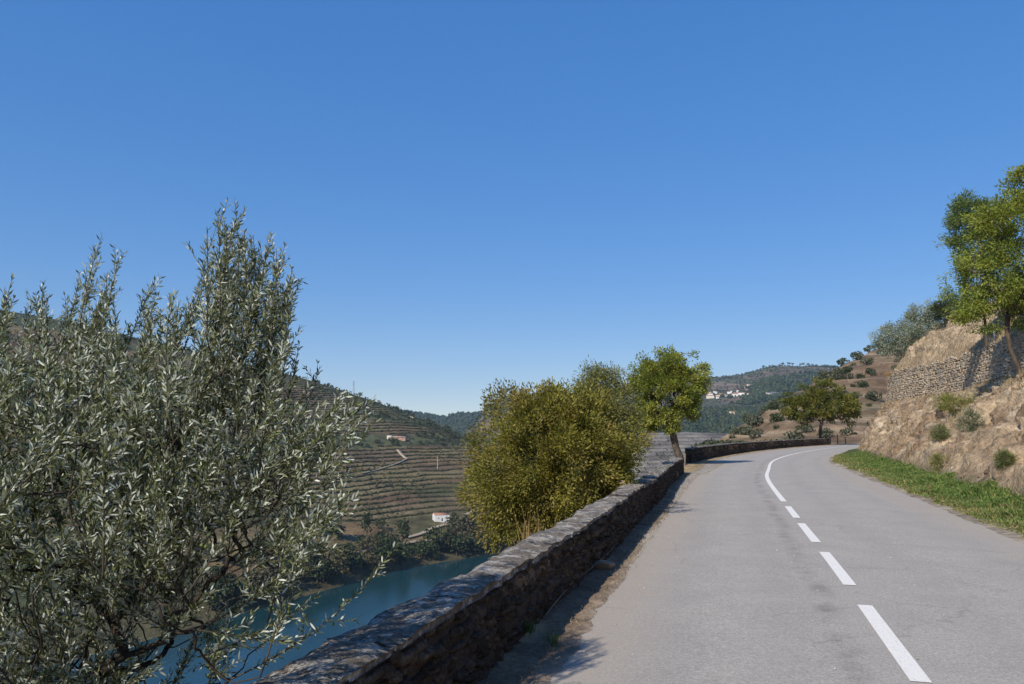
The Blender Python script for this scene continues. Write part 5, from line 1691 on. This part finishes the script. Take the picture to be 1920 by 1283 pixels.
track("riverside_road", [(640, 1042), (680, 1034), (720, 1027), (760, 1019), (790, 1013), (830, 1012)], HA, 4.5)
track("farm_track", [(762, 1008), (790, 1000), (812, 991), (838, 983)], HA, 4.0)
track("farm_track", [(870, 966), (885, 961), (905, 954)], HA, 4.0)
track("terrace_track", [(746, 843), (752, 850), (760, 857), (766, 861)], HA, 3.0)
track("terrace_track", [(766, 861), (750, 868), (730, 874), (705, 882), (680, 889)], HA, 1.3)
track("terrace_track", [(772, 776), (778, 783)], HA, 5)

# pylons and poles
def pylon(label, base, hgt, group=None):
    root = thing("pylon", label, "pylon", base, group)
    geo = []
    b_, tw = hgt * .09, hgt * .015
    for sx in (-1, 1):
        for sy in (-1, 1):
            geo.append(tube_geo(np.array([[sx * b_, sy * b_, -1], [sx * tw * 1.6, sy * tw * 1.6, hgt * .6], [sx * tw, sy * tw, hgt]]), hgt * .006, 4))
    for k_ in range(7):
        z0, z1 = hgt * k_ / 8, hgt * (k_ + 1) / 8
        f0 = np.interp(z0, [0, hgt * .6, hgt], [b_, tw * 1.6, tw]); f1 = np.interp(z1, [0, hgt * .6, hgt], [b_, tw * 1.6, tw])
        for sy in (-1, 1):
            geo.append(tube_geo(np.array([[-f0, sy * f0, z0], [f1, sy * f1, z1]]), hgt * .004, 4)); geo.append(tube_geo(np.array([[f0, sy * f0, z0], [-f1, sy * f1, z1]]), hgt * .004, 4))
    V, Fq = join_geo(geo); link("lattice_tower", make_mesh("lattice_tower", V, Fq, M_STEEL), root)
    for z in (.72, .84, .95):
        V, Fq = tube_geo(np.array([[-hgt * .13, 0, hgt * z], [0, 0, hgt * (z + .015)], [hgt * .13, 0, hgt * z]]), hgt * .006, 4)
        link("cross_arm", make_mesh("cross_arm", V, Fq, M_STEEL), root)


jr = int(10 / 13 * (NV - 1))


def ridge_at(H, j, x):
    i = int(np.argmin(np.abs(H[:, j, 0] / H[:, j, 1] - ray(x, 760)[0]))); return H[i, j]


pylon("lattice mast on the skyline of the vineyard hill", ridge_at(HA, jr, 663), 17)
pylon("small pylon where the vineyard hill meets the far ridge", ridge_at(HA, jr, 750), 6)
jc = int(6 / 8 * (HC_.shape[1] - 1))
pylon("left pylon of the pair on the brown ridge behind the bush", ridge_at(HC_, jc, 906), 34)
pylon("right pylon of the pair on the brown ridge behind the bush", ridge_at(HC_, jc, 919), 34)
for x, y, hg, lab in ((654, 842, 7, "power pole on the terraces beside the scrub band"), (819, 878, 11, "tall power pole standing among the right-hand terraces")):
    p = on_hill(HA, x, y)
    root = thing("power_pole", lab, "pole", p)
    V, Fq = tube_geo(np.array([[0, 0, -1], [0, 0, hg * .5], [0, 0, hg]]), np.array([.2, .17, .13]), 6); link("pole", make_mesh("pole", V, Fq, M_PALE_POST), root)
    V, Fq = box_geo(-.9, .9, -.07, .07, hg - .8, hg - .62); link("cross_arm", make_mesh("cross_arm", V, Fq, M_STEEL), root)

# ------------------------------------------------------------------ haze
mh = bpy.data.materials.new("thin_haze")
mh.use_nodes = True
nt = mh.node_tree
nt.nodes.clear()
out = nt.nodes.new("ShaderNodeOutputMaterial")
pv = nt.nodes.new("ShaderNodeVolumePrincipled")
pv.inputs["Color"].default_value = (0.5, 0.72, 1.0, 1)
pv.inputs["Density"].default_value = 0.00006
pv.inputs["Anisotropy"].default_value = 0.0
nt.links.new(pv.outputs[0], out.inputs["Volume"])
V, Fq = box_geo(-5400, 5400, -5400, 5400, -96, 330)
hz = tag(link("haze", make_mesh("haze", V, Fq, mh)), "thin blue haze filling the valley air", "haze", kind="stuff")
